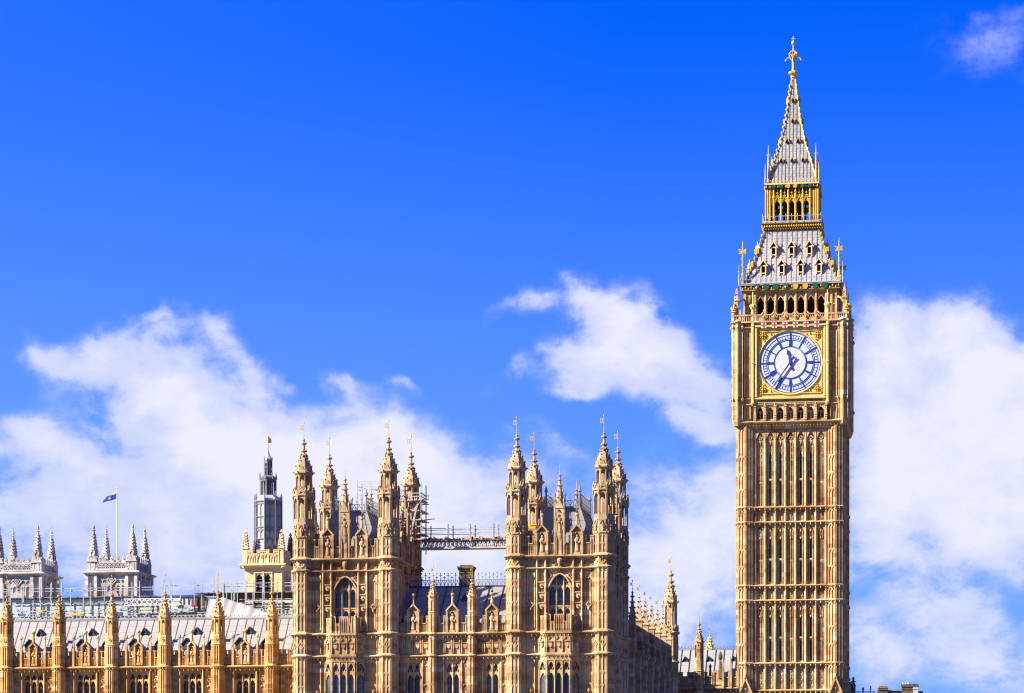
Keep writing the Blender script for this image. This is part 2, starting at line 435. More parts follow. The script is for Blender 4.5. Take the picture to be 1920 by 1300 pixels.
    def string(s, x0, x1, yw, z, proj, h=0.22, bosses=0, bs=0.09):
        """moulded string course with a weathered top on the wall plane yw (front is -y)"""
        s.add([(x0, yw, z - h), (x1, yw, z - h), (x0, yw - proj, z - h * 0.25), (x1, yw - proj, z - h * 0.25),
               (x0, yw - proj, z), (x1, yw - proj, z), (x0, yw, z + proj * 0.3), (x1, yw, z + proj * 0.3)],
              [(0, 1, 3, 2), (2, 3, 5, 4), (4, 5, 7, 6), (0, 2, 4, 6), (1, 7, 5, 3)])
        if bosses:
            n = max(1, round((x1 - x0) / bosses))
            for i in range(n):
                s.knob(x0 + (i + 0.5) * (x1 - x0) / n, yw - proj * 0.55, z - h * 0.95, bs, bs * 1.2)
    def head(s, xa, xb, zs, zt, za, y0, y1, n=4):
        """two spandrels that close a light xa..xb with a pointed arch: springing zs, apex za, flat top zt"""
        xm = (xa + xb) / 2
        def arc(x0, x1):
            return [(x0 + (x1 - x0) * t, zs + (za - zs) * (0.25 * t + 0.75 * (1 - (1 - t) ** 2))) for t in [i / n for i in range(n + 1)]]
        L = arc(xa, xm)                                   # from springing up to apex
        s.slab(list(reversed([(xa, zt), (xm, zt)] + list(reversed(L)))), y0, y1)
        Rr = arc(xb, xm)
        s.slab([(xb, zt), (xm, zt)] + list(reversed(Rr)), y0, y1)
    def lights(s, x0, x1, z0, z1, n, yf, yb, w=0.1, spring=None, apex=None, transom=(), edge=True):
        """stone screen of n pointed lights"""
        p = (x1 - x0) / n
        spring = spring if spring is not None else z1 - p * 0.9
        apex = apex if apex is not None else z1 - w
        for i in range(n + 1):
            if not edge and i in (0, n): continue
            x = x0 + i * p
            s.rib(x, w, yf - 0.04, yb, z0, z1)
        for i in range(n):
            s.head(x0 + i * p + w / 2, x0 + (i + 1) * p - w / 2, spring, z1, apex, yf + 0.02, yb)
            for tz in transom:
                s.box(x0 + i * p + w / 2, x0 + (i + 1) * p - w / 2, yf + 0.02, yb, tz - w / 2, tz + w / 2)
    def diamond(s, x, z, r, y0, y1, w=0.07):
        pts = [(x - r, z), (x, z - r), (x + r, z), (x, z + r)]
        ym = (y0 + y1) / 2
        for i in range(4):
            a, b = pts[i], pts[(i + 1) % 4]
            s.bar((a[0], ym, a[1]), (b[0], ym, b[1]), w, abs(y1 - y0))
        s.knob(x, ym, z, r * 0.3)
    def figure(s, x, y, z, h):
        k = h
        s.lathe([(0.13 * k, z), (0.15 * k, z + 0.08 * k), (0.11 * k, z + 0.5 * k), (0.15 * k, z + 0.7 * k), (0.13 * k, z + 0.8 * k), (0.05 * k, z + 0.84 * k),
                 (0.075 * k, z + 0.9 * k), (0.07 * k, z + 0.97 * k), (0.02 * k, z + k)], 8, None, x, y)
        s.bar((x - 0.15 * k, y - 0.02 * k, z + 0.74 * k), (x - 0.03 * k, y - 0.13 * k, z + 0.56 * k), 0.07 * k)
        s.bar((x + 0.15 * k, y - 0.02 * k, z + 0.74 * k), (x + 0.12 * k, y - 0.12 * k, z + 0.5 * k), 0.07 * k)
    def crockets(s, prof, n, rot, zs_, r):
        for z in zs_:
            for (r0, a), (r1, b) in zip(prof, prof[1:]):
                if a <= z <= b and b > a:
                    rr = r0 + (r1 - r0) * (z - a) / (b - a)
                    for k in range(n):
                        t = rot + 2 * PI * k / n - PI / 2
                        s.knob((rr + r * 0.6) * math.cos(t), (rr + r * 0.6) * math.sin(t), z, r, r * 1.1)
                    break
    def mesh(s, name, mat):
        me = bpy.data.meshes.new(name)
        me.from_pydata(s.V, [], s.F)
        me.materials.append(M[mat] if isinstance(mat, str) else mat)
        me.update()
        return me

def link(name, data, parent=None, loc=(0, 0, 0), rz=0.0):
    o = bpy.data.objects.new(name, data)
    COL.objects.link(o)
    o.parent = parent
    o.location = loc
    o.rotation_euler = (0, 0, rz)
    return o
def part(name, mb, mat, parent, loc=(0, 0, 0), rz=0.0):
    return link(name, mb.mesh(name, mat), parent, loc, rz)
def tag(o, label, cat, group=None):
    o['label'] = label; o['category'] = cat
    if group: o['group'] = group
    return o
def thing(name, label, cat, loc=(0, 0, 0), group=None):
    return tag(link(name, None, None, loc), label, cat, group)
def copy_tree(o, parent=None):
    c = o.copy()
    COL.objects.link(c)
    c.parent = parent
    for ch in list(o.children):
        copy_tree(ch, c)
    return c
def structure(name, mb, mat):
    o = part(name, mb, mat, None)
    o['kind'] = 'structure'
    return o

g_ = MB(); g_.add([(-6000, -1500, 0), (6000, -1500, 0), (6000, 9000, 0), (-6000, 9000, 0)], [(0, 1, 2, 3)])
structure('ground', g_, 'ground')
g_ = MB(); g_.add([(-3000, 14, 0.01), (3000, 14, 0.01), (3000, 228, 0.01), (-3000, 228, 0.01)], [(0, 1, 2, 3)])
structure('water', g_, 'water')
# ------------------------------------------------------------------ palace: shared pieces
T8 = math.tan(PI / 8)

def oct_panels(mb, r, zones, proj=0.05, w=0.09, mid=True, heads=True):
    """raised blind tracery on the eight sides of an octagonal shaft"""
    t = r * T8
    for k in range(8):
        mb.at(rot=k * PI / 4)
        for z0, z1, cross in zones:
            for x in ((-t + w * 0.45, 0, t - w * 0.45) if mid else (-t + w * 0.45, t - w * 0.45)):
                mb.rib(x, w * 1.15, -r - proj * 1.3, -r + 0.02, z0, z1)
            for z in cross:
                mb.box(-t, t, -r - proj * 0.8, -r + 0.02, z - 0.05, z + 0.05)
            if heads and z1 - z0 > 0.7:
                xs = [-t + w, -w / 2, w / 2, t - w] if mid else [-t + w, t - w]
                for top in [z1] + list(cross):
                    for a, b in zip(xs[::2], xs[1::2]):
                        mb.head(a, b, top - (b - a) * 1.3, top, top - 0.05, -r - proj * 0.7, -r + 0.02, 3)
        mb.pop()

def oct_string(mb, r, z, proj, h=0.25, bosses=True):
    mb.oct([(r, z - h), (r + proj, z - h * 0.3), (r + proj, z), (r, z + proj * 0.8)])
    if bosses:
        t = r * T8
        for k in range(8):
            mb.at(rot=k * PI / 4)
            for x in (-t * 0.95, 0.0):
                mb.knob(x, -r - proj * 0.5, z - h * 0.9, 0.085, 0.11)
            mb.pop()

def vane_mesh(h, flag=True, r=0.022, fs=0.34):
    mb = MB()
    mb.lathe([(r * 1.5, 0), (r, h * 0.4), (r * 0.6, h)], 6)
    mb.ball(0, 0, h * 0.18, 0.06, 6)
    if flag:
        z0 = h * 0.58
        q = fs
        for a, b in (((-q, z0), (0, z0)), ((-q, z0 + q), (0, z0 + q)), ((-q, z0), (-q, z0 + q)), ((-q * 0.6, z0), (-q * 0.3, z0 + q)), ((-q * 0.3, z0), (-q * 0.6, z0 + q))):
            mb.bar((a[0], 0, a[1]), (b[0], 0, b[1]), 0.05, 0.04)
        mb.knob(0, 0, h, 0.06, 0.14)
    return mb

def cap_profile(r, z, top, flare=1.08):
    """ogee spirelet"""
    H = top - z
    return [(r * 0.9, z - 0.28), (r * flare, z - 0.12), (r * flare, z), (r * 0.92, z + H * 0.04), (r * 0.86, z + H * 0.16), (r * 0.72, z + H * 0.26), (r * 0.5, z + H * 0.37), (r * 0.30, z + H * 0.47),
            (r * 0.17, z + H * 0.58), (r * 0.12, z + H * 0.8), (r * 0.10, z + H * 0.93), (r * 0.16, z + H * 0.96), (0.02, top)]

def spirelet(mb, r, z, top, ck=0.13):
    H = top - z
    pr = cap_profile(r / math.cos(PI / 8), z, top)
    mb.lathe(pr, 8, PI / 8)
    mb.crockets(pr, 8, PI / 8, [z + H * f for f in (0.0, 0.19, 0.34)], ck * 0.85)
    mb.crockets(pr, 4, PI / 4, [z + H * f for f in (0.43, 0.52, 0.63)], ck * 1.1)
    mb.crockets(pr, 4, 0, [z + H * f for f in (0.48, 0.63, 0.85)], ck * 1.35)
    mb.crockets(pr, 4, PI / 4, [z + H * 0.85], ck * 1.2)
    # little gables round the foot of the cap
    for k in range(8):
        mb.at(rot=k * PI / 4)
        mb.slab([(-r * 0.36, z), (r * 0.36, z), (0, z + H * 0.16)], -r * 0.97, -r * 0.6)
        mb.pop()

def gablets(mb, r, z, w, h):
    for k in range(8):
        mb.at(rot=k * PI / 4)
        for a, b in (((-w, z), (0, z + h)), ((w, z), (0, z + h))):
            mb.bar((a[0], -r - 0.04, a[1]), (b[0], -r - 0.04, b[1]), 0.11)
        mb.knob(0, -r - 0.04, z + h + 0.1, 0.1, 0.17)
        mb.knob(-w * 0.55, -r - 0.06, z + h * 0.6, 0.07); mb.knob(w * 0.55, -r - 0.06, z + h * 0.6, 0.07)
        mb.pop()
        mb.at(rot=k * PI / 4 + PI / 8)
        mb.box(-0.07, 0.07, -r / math.cos(PI / 8) - 0.09, -r / math.cos(PI / 8) + 0.05, z - 0.35, z + h * 0.75)
        mb.knob(0, -r / math.cos(PI / 8) - 0.03, z + h * 0.85, 0.09, 0.2)
        mb.pop()

def open_stage(mb, r, z0, z1, w=0.16):
    """slender corner shafts with tall open lights between them"""
    mb.oct([(r * 0.42, z0), (r * 0.42, z1)])
    rc = r / math.cos(PI / 8)
    t = r * T8
    for k in range(8):
        mb.at(rot=k * PI / 4 + PI / 8)
        mb.box(-w / 2, w / 2, -rc, -rc + w * 1.2, z0, z1)
        mb.pop()
        mb.at(rot=k * PI / 4)
        mb.head(-t + w * 0.3, t - w * 0.3, z1 - t * 1.5, z1, z1 - 0.12, -r, -r + 0.18, 4)
        mb.box(-t, t, -r, -r + 0.15, z0, z0 + 0.25)
        mb.pop()

# ---- the big octagonal turrets of the towers (cut into shaft with crown and spirelet, gilded vane)
def big_turret():
    r = 0.9
    mb = MB()
    mb.oct([(r, 0), (r, 30.35)])
    oct_panels(mb, r, [(9.0, 18.0, (12.0, 15.4, 16.6)), (18.4, 19.95, ()), (20.5, 25.85, (22.0, 23.0, 24.4, 24.9)), (27.4, 29.0, (28.2,))])
    for z, p in ((18.25, 0.22), (20.25, 0.28), (26.1, 0.18), (27.15, 0.28)):
        oct_string(mb, r, z, p)
    for k in range(8):                                        # quatrefoil band and niche band
        mb.at(rot=k * PI / 4)
        mb.diamond(0, 26.6, 0.27, -r - 0.06, -r + 0.02, 0.07)
        mb.diamond(0, 19.2, 0.3, -r - 0.06, -r + 0.02, 0.06)
        mb.head(-0.26, 0.26, 29.9, 30.35, 30.25, -r - 0.08, -r + 0.02, 3)
        mb.figure(0, -r - 0.04, 29.25, 0.85)
        mb.box(-0.3, 0.3, -r - 0.12, -r, 29.12, 29.25)
        mb.pop()
    oct_string(mb, r, 29.1, 0.07, 0.14, False)
    mb.oct([(r + 0.03, 30.35), (r, 30.6)])
    open_stage(mb, r, 30.6, 32.9)
    mb.oct([(r, 32.9), (r + 0.1, 33.0), (r + 0.1, 33.1), (r - 0.16, 33.35)])
    gablets(mb, r, 33.0, 0.33, 0.62)
    open_stage(mb, r - 0.2, 33.3, 35.0, 0.14)
    cap = MB()
    spirelet(cap, 0.80, 35.2, 38.35, 0.095)
    return mb, cap, vane_mesh(1.45)
_bt = big_turret()
BIG = (_bt[0].mesh('turret', 'stone'), _bt[1].mesh('spirelet', 'stone'), _bt[2].mesh('vane', 'gold'))
def add_turret(parent, meshes, x, y, ztop, scale=None):
    t = link('turret', meshes[0], parent, (x, y, 0))
    link('spirelet', meshes[1], t)
    link('vane', meshes[2], t, (0, 0, ztop))
    return t

# ---- slimmer buttress turrets: shaft to z=c, panelled drum, open lights, cap
def slim_turret(r, c, drum, slot0, slot1, tip, mat, vane_h, foot=0.0, name='turret', lowpan=True):
    mb = MB()
    mb.oct([(r, foot), (r, slot0 - 0.55), (r + 0.02, slot0 - 0.5), (r * 0.94, slot0 - 0.3)])
    z = []
    if lowpan: z.append((max(foot, c - 7.5), c - 0.35, (c - 2.2,)))
    z.append((c + 0.3, drum - 0.1, ()))
    oct_panels(mb, r, z, 0.045, 0.075)
    oct_string(mb, r, c, 0.14, 0.22)
    oct_string(mb, r, drum, 0.07, 0.14, False)
    for k in range(8):
        mb.at(rot=k * PI / 4); mb.diamond(0, slot0 - 0.75, 0.13, -r - 0.04, -r + 0.02, 0.05); mb.pop()
    open_stage(mb, r * 0.94, slot0 - 0.3, slot1 + 0.1, 0.14)
    cap = MB()
    spirelet(cap, r * 0.93, slot1 + 0.3, tip, r * 0.15)
    return mb.mesh(name, mat), cap.mesh('spirelet', mat), vane_mesh(vane_h, True, 0.02, 0.2).mesh('vane', 'gold')

def pinnacle(mb, r, z0, zs, zt, n=4, rot=PI / 4):
    """square pier with a crocketed spire"""
    rr = r * math.sqrt(2) if n == 4 else r
    mb.lathe([(rr, z0), (rr, zs)], n, rot)
    mb.lathe([(rr * 1.2, zs - 0.12), (rr * 1.2, zs), (rr * 0.9, zs + 0.1), (rr * 0.34, zs + (zt - zs) * 0.6), (rr * 0.2, zt - 0.2), (rr * 0.45, zt - 0.14), (0.02, zt)], n, rot)
    pr = [(rr, zs), (0.03, zt)]
    mb.crockets(pr, n, rot, [zs + (zt - zs) * f for f in (0.12, 0.34, 0.56, 0.78)], r * 0.3)

def battlement(mb, x0, x1, yw, z0, zlow, zhigh, mer, gap, th=0.3):
    """panelled battlement: crenels cut into it at even steps, merlons at both ends, all under a proud coping"""
    mb.box(x0, x1, yw, yw + th, z0, zlow)
    L = x1 - x0
    n = max(1, int(L / (mer + gap) + 0.35))
    step = L / n
    g = min(gap, step * 0.5)
    cuts = [(x0 + (i + 0.5) * step - g / 2, x0 + (i + 0.5) * step + g / 2) for i in range(n)]
    edges = [x0] + [v for c in cuts for v in c] + [x1]
    for a, b in zip(edges[::2], edges[1::2]):                  # merlons
        mb.box(a, b, yw + 0.01, yw + th - 0.01, zlow, zhigh)
        mb.box(a - 0.03, b + 0.03, yw - 0.1, yw + th + 0.05, zhigh, zhigh + 0.11)
        mb.rib(a + 0.04, 0.09, yw - 0.09, yw, z0, zhigh); mb.rib(b - 0.04, 0.09, yw - 0.09, yw, z0, zhigh)
        if b - a > 0.3: mb.rib((a + b) / 2, 0.07, yw - 0.07, yw, z0, zhigh - 0.12); mb.head(a + 0.08, b - 0.08, zhigh - 0.42, zhigh - 0.02, zhigh - 0.15, yw - 0.06, yw, 3)
    for a, b in cuts:
        mb.box(a - 0.02, b + 0.02, yw - 0.1, yw + th + 0.05, zlow, zlow + 0.1)
        mb.rib((a + b) / 2, 0.07, yw - 0.07, yw, z0, zlow - 0.05)

def gable_niche(parent, x, y, z0, zg, zf, w, mat, rz=0.0, ball=True):
    """statue niche under a little gable, with a finial shaft; statue and ball are pieces of their own"""
    mb = MB()
    h = w / 2
    mb.box(-h, -h * 0.55, -0.16, 0.3, z0, zg - w * 0.45)
    mb.box(h * 0.55, h, -0.16, 0.3, z0, zg - w * 0.45)
    mb.box(-h * 0.55, h * 0.55, 0.12, 0.3, z0, zg - w * 0.45)
    mb.head(-h * 0.55, h * 0.55, zg - w * 0.95, zg - w * 0.45, zg - w * 0.5, -0.12, 0.12, 4)
    mb.slab([(-h * 1.0, zg - w * 0.45), (h * 1.0, zg - w * 0.45), (0, zg + w * 0.06)], 0.06, 0.3)
    mb.knob(0, 0.04, zg - w * 0.26, w * 0.1, w * 0.14)
    mb.box(-h * 1.02, h * 1.02, -0.12, 0.3, zg - w * 0.5, zg - w * 0.44)
    for sx in (-1, 1):
        mb.bar((sx * h * 1.2, -0.05, zg - w * 0.5), (0, -0.05, zg + w * 0.16), 0.13, 0.36)
        mb.box(sx * h - 0.08, sx * h + 0.08, -0.24, -0.1, z0, zg - w * 0.55)
        mb.knob(sx * h, -0.17, zg - w * 0.45, 0.1, 0.22)
    mb.box(-h * 0.55, h * 0.55, -0.2, 0.12, z0, z0 + 0.22)
    mb.lathe([(0.15, zg), (0.11, zg + (zf - zg) * 0.6), (0.08, zf - 0.35), (0.17, zf - 0.22), (0.17, zf - 0.1), (0.04, zf)], 8)
    nobj = part('niche', mb, mat, parent, (x, y, 0), rz)
    st = MB(); st.figure(0, -0.03, z0 + 0.22, (zg - z0) * 0.62)
    part('statue', st, mat, nobj)
    if ball:
        b = MB(); b.ball(0, 0, zf + 0.08, 0.13, 8); b.knob(0, 0, zf + 0.28, 0.06, 0.16)
        part('finial_ball', b, 'bronze', nobj)
    return nobj

def shield(mb, x, z, w, y0, y1):
    h = w * 1.15
    mb.slab([(x - w / 2, z + h / 2), (x - w / 2, z - h * 0.05), (x - w * 0.3, z - h * 0.36), (x, z - h / 2), (x + w * 0.3, z - h * 0.36), (x + w / 2, z - h * 0.05), (x + w / 2, z + h / 2)], y0, y1)

def cresting(mb, p, q, h, step=0.55):
    p, q = Vector(p), Vector(q)
    L = (q - p).length
    n = max(2, int(L / step))
    up = Vector((0, 0, 1))
    mb.bar(p, q, 0.06); mb.bar(p + up * h * 0.48, q + up * h * 0.48, 0.05)
    for i in range(n + 1):
        a = p + (q - p) * i / n
        mb.bar(a, a + up * h * (1.0 if i % 2 == 0 else 0.82), 0.045)
        t = a + up * h * (0.86 if i % 2 == 0 else 0.7)
        d = (q - p).normalized() * 0.11
        mb.bar(t - d, t + d, 0.06)
        mb.knob(*(a + up * h), 0.06, 0.1)
        if i < n:
            b = p + (q - p) * (i + 1) / n
            m_ = (a + b) / 2
            mb.bar(a + up * 0.04, m_ + up * h * 0.44, 0.04); mb.bar(m_ + up * h * 0.44, b + up * 0.04, 0.04)

def blind(mb, x0, x1, z0, z1, yw, n=1, proj=0.1, w=0.1, cross=(), boss=True):
    """blind traceried panel standing on a wall plane"""
    p = (x1 - x0) / n
    for i in range(n + 1):
        x = x0 + i * p
        mb.rib(x, w * 1.2, yw - proj * 1.2, yw, z0, z1)
    for i in range(n):
        a, b = x0 + i * p + w / 2, x0 + (i + 1) * p - w / 2
        for top in [z1] + list(cross):
            mb.head(a, b, top - (b - a) * 0.9, top, top - 0.06, yw - proj * 0.75, yw, 3)
            if boss: mb.knob((a + b) / 2, yw, top - (b - a) * 1.0, (b - a) * 0.2)

def tower_face(mb, a, yw, front):
    """stone of one side of a palace tower; a = half length between turret centres"""
    e = a - 0.85                                             # clear half width between turrets
    mb.box(-a, a, yw, yw + 0.4, 0, 20.2)
    if front:                                                # arched window opening in the upper storey
        cx, hw, sill, sp, ap = 0.0, 1.0, 20.9, 24.2, 25.45
        n = 6
        arc = [(-hw + hw * t, sp + (ap - sp) * (0.2 * t + 0.8 * (1 - (1 - t) ** 2.2))) for t in [i / n for i in range(n + 1)]]
        left = [(-a, 20.2), (0, 20.2), (0, sill), (-hw, sill)] + arc + [(0, 27.1), (-a, 27.1)]
        mb.slab(left, yw, yw + 0.45)
        mb.slab([(-x, z) for x, z in reversed(left)], yw, yw + 0.45)
        for i in range(n):                                   # hood mould
            (x0, z0), (x1, z1) = arc[i], arc[i + 1]
            for sx in (-1, 1):
                mb.bar((sx * (x0 - 0.02) * 1.06, yw - 0.08, z0 + 0.06), (sx * (x1 - 0.02) * 1.06, yw - 0.08, z1 + 0.08), 0.12, 0.2)
        for sx in (-1, 1):
            mb.rib(sx * 1.06, 0.16, yw - 0.18, yw, 20.4, sp)
            mb.diamond(sx * 0.98, 25.35, 0.24, yw - 0.1, yw, 0.07)
    else:
        mb.box(-a, a, yw, yw + 0.4, 20.2, 27.1)
    # storey bands
    bos = 0.42
    mb.string(-e, e, yw, 18.2, 0.36, 0.26, bos, 0.11)
    mb.string(-e, e, yw, 20.25, 0.46, 0.32, bos, 0.12)
    mb.string(-e, e, yw, 26.05, 0.34, 0.22, 0.7)
    mb.string(-e, e, yw, 27.15, 0.52, 0.32, 0.0)
    for i in range(int(e * 2 / 0.8)):
        mb.knob(-e + 0.4 + i * 0.8, yw - 0.22, 26.85, 0.16, 0.2)
    # quatrefoil frieze
    nq = int(2 * e / 0.53)
    for i in range(nq):
        x = -e + (i + 0.5) * 2 * e / nq
        mb.diamond(x, 26.52, 0.25, yw - 0.09, yw, 0.07)
        mb.slab([(x - 0.27, 26.1), (x + 0.27, 26.1), (x, 26.34)], yw - 0.08, yw)
    # vertical shafts through the storeys
    for x in ((-2.05, -1.28, 1.28, 2.05) if front else [-3.4, -2.1, -1.3, 1.3, 2.1, 3.4]):
        mb.rib(x, 0.22, yw - 0.3, yw, 20.4, 29.2)
        if not front: mb.rib(x, 0.22, yw - 0.26, yw, 9, 20.0)
    if front:
        for sx in (-1, 1):
            xa, xb = sorted((sx * 2.3, sx * 3.0))
            blind(mb, xa, xb, 20.6, 25.7, yw, 1, 0.12, 0.1, (), True)
            mb.box(xa + 0.16, xa + 0.22, yw - 0.05, yw, 20.6, 25.0); mb.box(xb - 0.22, xb - 0.16, yw - 0.05, yw, 20.6, 25.0)
            mb.diamond((xa + xb) / 2, 22.7, 0.26, yw - 0.16, yw, 0.1)
            mb.knob((xa + xb) / 2, yw - 0.1, 22.35, 0.16, 0.24)
            blind(mb, sx * 1.67 - 0.3, sx * 1.67 + 0.3, 21.0, 25.7, yw, 1, 0.08, 0.06, (), True)
            for z in (24.45, 23.5, 22.55):                   # carved shields under little canopies
                mb.box(sx * 1.67 - 0.27, sx * 1.67 + 0.27, yw - 0.26, yw, z + 0.26, z + 0.36)
                shield(mb, sx * 1.67, z, 0.44, yw - 0.2, yw)
                mb.knob(sx * 1.67, yw - 0.2, z, 0.12)
                mb.box(sx * 1.67 - 0.03, sx * 1.67 + 0.03, yw - 0.1, yw, z - 0.75, z - 0.25)
            blind(mb, xa, xb, 18.45, 19.9, yw, 1, 0.12, 0.1)
            blind(mb, xa, xb, 9, 17.85, yw, 1, 0.12, 0.1, (15.6, 13.2))
            mb.knob((xa + xb) / 2, yw, 14.9, 0.3, 0.4)
    else:
        for x0, x1 in ((-3.3, -2.2), (-1.2, 1.2), (2.2, 3.3)):
            nn = 2 if x1 - x0 < 1.5 else 4
            blind(mb, x0, x1, 20.6, 25.7, yw, nn, 0.12, 0.09, (23.2,))
            blind(mb, x0, x1, 18.45, 19.9, yw, nn, 0.12, 0.09)
            blind(mb, x0, x1, 9, 17.85, yw, nn, 0.12, 0.09, (13.8,))
        for x in (-1.68, 1.68):
            for z in (24.45, 23.5, 22.55):
                mb.box(x - 0.27, x + 0.27, yw - 0.22, yw, z + 0.26, z + 0.36)
                shield(mb, x, z, 0.44, yw - 0.18, yw)

def tower_parapet(t, a, yw, rot, posts):
    e = a - 0.85
    segs = []
    xs = sorted([-e] + [p - 0.5 for p in posts if p] + [p + 0.5 for p in posts if p] + [-0.25, 0.25, e])
    for x0, x1 in zip(xs[::2], xs[1::2]):
        mb = MB(); battlement(mb, x0, x1, yw - 0.2, 27.2, 28.2, 28.85, 0.7, 0.34)
        part('battlement', mb, 'stone', t, (0, 0, 0), rot)

def canopy_post(parent, x, y, rz):
    mb = MB()
    mb.box(-0.2, 0.2, -0.25, 0.3, 26.4, 29.0)
    mb.lathe([(0.05, 26.1), (0.2, 26.6), (0.2, 26.75), (0.12, 26.9)], 8, None, 0, -0.15)
    mb.lathe([(0.22, 28.5), (0.32, 29.0), (0.32, 29.15)], 8, None, 0, -0.05)
    for sx in (-1, 1):
        for yy in (-0.32, 0.28):
            mb.box(sx * 0.42 - 0.07, sx * 0.42 + 0.07, yy - 0.07, yy + 0.07, 27.2, 31.9)
            mb.knob(sx * 0.42, yy, 32.1, 0.1, 0.3)
    mb.box(-0.42, 0.42, 0.22, 0.34, 28.4, 31.4)
    for yy in (-0.33,):
        mb.head(-0.35, 0.35, 30.7, 31.5, 31.3, yy - 0.05, yy + 0.06, 4)
        mb.slab([(-0.42, 31.4), (0.42, 31.4), (0, 32.3)], yy - 0.1, yy + 0.05)
    mb.lathe([(0.42, 31.4), (0.36, 32.2), (0.3, 32.9), (0.24, 33.0), (0.05, 34.6)], 8)
    pr = [(0.36, 32.2), (0.3, 32.9), (0.05, 34.6)]
    mb.crockets(pr, 8, PI / 8, (32.4, 33.0, 33.5, 34.0, 34.4), 0.075)
    o = part('canopy_post', mb, 'stone', parent, (x, y, 0), rz)
    st = MB(); st.figure(0, -0.12, 29.15, 1.7); part('statue', st, 'stone', o)
    v = vane_mesh(0.8, False); part('vane', v, 'gold', o, (0, 0, 34.6))
    return o

HX, HY = 4.0, 5.2
def palace_tower(name, label, loc):
    t = thing(name, label, 'tower', loc, 'pair of honey stone palace towers')
    wall = MB()
    yf, ys = -(HY + 0.3), -(HX + 0.3)
    tower_face(wall, HX, yf, True)
    wall.at(rot=PI / 2); tower_face(wall, HY, ys, False); wall.pop()
    wall.at(rot=-PI / 2); tower_face(wall, HY, ys, False); wall.pop()
    wall.at(rot=PI); tower_face(wall, HX, yf, False); wall.pop()
    wall.box(-HX + 0.2, HX - 0.2, -HY + 0.3, HY - 0.3, 26.8, 27.6)   # roof gutter floor
    part('wall', wall, 'stone', t)
    # oriel on the front with its windows and balcony
    o = MB()
    fw, bw, pr = 1.13, 1.95, 0.82
    def ring(d): return [(-bw - d, yf), (-fw - d * 0.45, yf - pr - d), (fw + d * 0.45, yf - pr - d), (bw + d, yf)]
    o.plan(ring(0), 17.55, 20.0); o.plan(ring(-0.28), 8.0, 17.6)
    o.plan(ring(0.12), 18.1, 18.25); o.plan(ring(0.06), 17.98, 18.12); o.plan(ring(0.04), 18.23, 18.36)
    o.plan(ring(0.18), 20.05, 20.28); o.plan(ring(0.08), 19.85, 20.07)
    sides = [(ring(0)[0], ring(0)[1], 1), (ring(0)[1], ring(0)[2], 3), (ring(0)[2], ring(0)[3], 1)]
    oriel = part('oriel', o, 'stone', t)
    for (p, q, n) in sides:
        p, q = Vector(p), Vector(q)
        L = (q - p).length
        mid = (p + q) / 2
        ang = math.atan2(q.y - p.y, q.x - p.x)
        w = MB()
        w.at(mid.x, mid.y, 0, ang)
        w.lights(-L / 2 + 0.08, L / 2 - 0.08, 8.0, 17.6, n, -0.02, 0.24, 0.13, 16.9, 17.5, (13.0,))
        for i in range(n):
            xa = -L / 2 + 0.08 + i * (L - 0.16) / n; xb = xa + (L - 0.16) / n
            w.head(xa + 0.07, xb - 0.07, 16.0, 16.75, 16.5, 0.06, 0.2, 4)
            for sx in (-1, 1):
                w.bar(((xa + xb) / 2, 0.12, 16.6), ((xa + xb) / 2 + sx * 0.2, 0.12, 17.1), 0.06)
        w.pop()
        g = MB(); g.at(mid.x, mid.y, 0, ang); g.box(-L / 2 + 0.05, L / 2 - 0.05, 0.17, 0.22, 8.1, 17.58); g.pop()
        wo = part('window', w, 'stone', t)
        part('glass', g, 'skyglass' if n == 1 or loc[0] < -45 else 'glass', wo)
        d = MB(); d.at(mid.x, mid.y, 0, ang)
        blind(d, -L / 2 + 0.06, L / 2 - 0.06, 18.4, 19.8, 0, n, 0.1, 0.1, (), False)
        for i in range(n):
            xm = -L / 2 + (i + 0.5) * L / n
            shield(d, xm, 19.0, 0.34, -0.12, 0); d.box(xm - 0.2, xm + 0.2, -0.16, 0, 19.3, 19.38)
        nb = max(2, int(L / 0.33))
        for i in range(nb):
            d.knob(-L / 2 + (i + 0.5) * L / nb, -0.1, 19.9, 0.08, 0.12); d.knob(-L / 2 + (i + 0.5) * L / nb, -0.06, 17.95, 0.07, 0.1)
        d.pop()
        part('frieze', d, 'stone', oriel)
    b = MB()
    for (p, q, n) in sides:
        p, q = Vector(p), Vector(q)
        L = (q - p).length; mid = (p + q) / 2; ang = math.atan2(q.y - p.y, q.x - p.x)
        b.at(mid.x, mid.y, 0, ang)
        for i, (x0, x1, top) in enumerate([(-0.42, -0.05, 21.7), (0.05, 0.42, 21.7)] if n == 1 else [(-1.13, -0.72, 21.8), (-0.72, -0.42, 21.15), (-0.42, 0.42, 21.8), (0.42, 0.72, 21.15), (0.72, 1.13, 21.8)]):
            b.box(x0, x1, 0.0, 0.14, top - 0.12, top)
            b.box(x0, x1, 0.09, 0.13, 20.3, top - 0.05)
            b.box(x0, x0 + 0.08, -0.02, 0.12, 20.3, top); b.box(x1 - 0.08, x1, -0.02, 0.12, 20.3, top)
            nn = max(1, round((x1 - x0) / 0.24))
            for k in range(1, nn): b.box(x0 + k * (x1 - x0) / nn - 0.035, x0 + k * (x1 - x0) / nn + 0.035, 0, 0.1, 20.3, top - 0.1)
            for k in range(nn): b.head(x0 + k * (x1 - x0) / nn + 0.03, x0 + (k + 1) * (x1 - x0) / nn - 0.03, top - 0.5, top - 0.1, top - 0.2, 0.02, 0.1, 3)
        b.pop()
    for p in ring(0.0):
        b.lathe([(0.11, 20.2), (0.11, 21.75), (0.15, 21.8), (0.02, 21.95)], 8, None, p[0], p[1])
    part('balcony', b, 'stone', t)
    # arched window
    w = MB()
    yg = yf + 0.42
